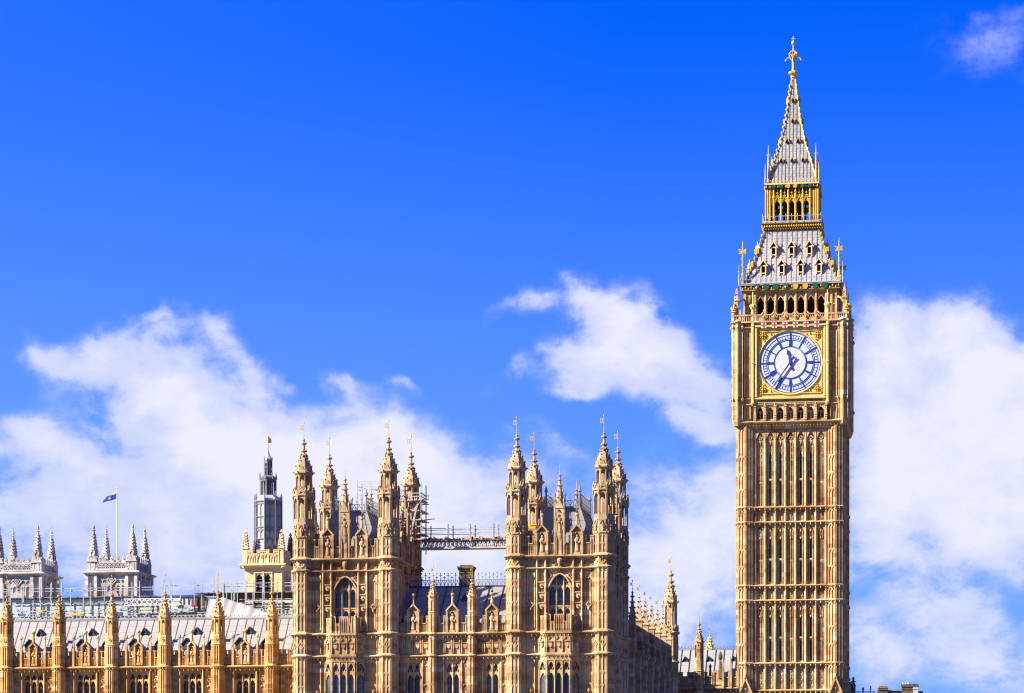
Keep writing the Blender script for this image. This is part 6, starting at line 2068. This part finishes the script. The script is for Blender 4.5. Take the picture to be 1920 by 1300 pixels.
    b4 = MB(); b4.box(X(336), X(366), -0.45, -0.05, Z(1149), Z(1136)); b4.box(X(100), X(106), -0.5, -0.2, Z(1150), Z(1143)); part('gear', b4, 'steel', t)
works_roof()
def white_sheet():
    Y = 254.0
    t0 = mx(385, Y)
    X = lambda px: mx(px, Y) - t0
    Z = lambda py: mz(440, py, Y)
    V, F = [], []
    n, m_ = 40, 10
    rnd = random.Random(2)
    for i in range(n + 1):
        u = i / n
        px = 385 + u * 112
        if px < 398: top = 1120 + (px - 385) * 0.2
        elif px < 412: top = 1122.5 - (px - 398) * 0.3
        else: top = 1118.5 + (px - 412) * 0.36
        for j in range(m_ + 1):
            v = j / m_
            V.append((X(px), 0.03 * math.sin(u * 41 + v * 2) + 0.06 * math.sin(u * 17) + 1.2 * (1 - v), Z(top + (1160 - top) * v)))
    for i in range(n):
        for j in range(m_): F.append((i * (m_ + 1) + j, (i + 1) * (m_ + 1) + j, (i + 1) * (m_ + 1) + j + 1, i * (m_ + 1) + j + 1))
    mb = MB(); mb.add(V, F)
    o = part('tarpaulin', mb, 'tarp', None, (t0, Y, 0))
    o.modifiers.new('cloth', 'SOLIDIFY').thickness = 0.03
    tag(o, 'white tarpaulin sloping down to the right on the works behind the left wing', 'tarpaulin')
white_sheet()

# ------------------------------------------------------------------ far right: chimneys, small building, railings
def chimney_block():
    Y = 420.0
    Z = lambda py: mz(1680, py, Y)
    x0 = mx(1640, Y)
    X = lambda px: mx(px, Y) - x0
    t = thing('brick_building', 'dark brick house with two chimney stacks at the bottom right', 'building', (x0, Y, 0))
    w = MB(); w.box(X(1644), X(1730), 0.6, 9, 0, Z(1296)); w.box(X(1664), X(1688), 0.4, 3, 0, Z(1294.5)); part('wall', w, 'soot', t)
    r = MB(); r.box(X(1663), X(1684), 0.2, 4, Z(1295.5), Z(1293.8)); part('roof', r, 'lead', t)
    for a, b, top, np_ in ((1647, 1663.5, 1290, 6), (1691, 1721, 1284, 3)):
        c = MB(); c.box(X(a), X(b), 0, 1.6, 0, Z(top)); c.box(X(a) - 0.15, X(b) + 0.15, -0.15, 1.75, Z(top + 4), Z(top + 1.5)); c.box(X(a) - 0.1, X(b) + 0.1, -0.1, 1.7, Z(top + 9.2), Z(top + 7.8))
        c.box(X(a) - 0.12, X(b) + 0.12, -0.12, 1.72, Z(top), Z(top - 0.7))
        o = part('chimney', c, 'soot', t)
        for i in range(np_):
            q = MB(); q.lathe([(0.16, Z(top)), (0.13, Z(top - 3.4)), (0.17, Z(top - 3.6)), (0.17, Z(top - 4.2))], 8); part('chimney_pot', q, 'pot' if np_ > 4 else 'white', o, (X(a) + (i + 0.5) * (X(b) - X(a)) / np_ * (1 if np_ > 4 else 0.5), 0.8, 0))
    p = MB(); p.box(X(1712), X(1721.5), -0.12, -0.02, Z(1300), Z(1289)); p.box(X(1711), X(1722), -0.2, -0.1, Z(1293), Z(1292)); part('white_panel', p, 'church', t)
chimney_block()
def railing():
    Y = 330.0
    x0, x1 = mx(1603, Y), mx(1640, Y)
    Z = lambda py: mz(1620, py, Y)
    t = thing('railing', 'row of pale railings just right of the clock tower foot', 'railing', (x0, Y, 0))
    b = MB(); n = 16
    for i in range(n + 1): b.bar(((x1 - x0) * i / n, 0, Z(1305)), ((x1 - x0) * i / n, 0, Z(1295.5)), 0.07)
    b.bar((0, 0, Z(1297.5)), (x1 - x0, 0, Z(1297.5)), 0.06); b.box(-0.2, x1 - x0 + 0.2, 0.05, 0.5, 0, Z(1303)); part('bars', b, 'white', t)
    for px, top, w in ((1618.5, 1289, 0.13), (1632.5, 1286, 0.08)):
        q = MB(); q.lathe([(w * 0.6, Z(1305)), (w * 0.6, Z(1295)), (w, Z(1294)), (w, Z(top + 1)), (0.02, Z(top))], 6); part('post', q, 'seam', t, (mx(px, Y) - x0, 0.1, 0))
railing()
pn = MB(); zz = lambda py: mz(1599, py, 322)
pn.sq([(0.26, 0), (0.26, zz(1287)), (0.34, zz(1286)), (0.12, zz(1280)), (0.3, zz(1278.5)), (0.1, zz(1276)), (0.16, zz(1272)), (0.02, zz(1269))])
tag(part('stone_pinnacle', pn, 'soot', None, (mx(1600, 322), 322, 0)), 'small dark stone pinnacle against the right foot of the clock tower', 'pinnacle')
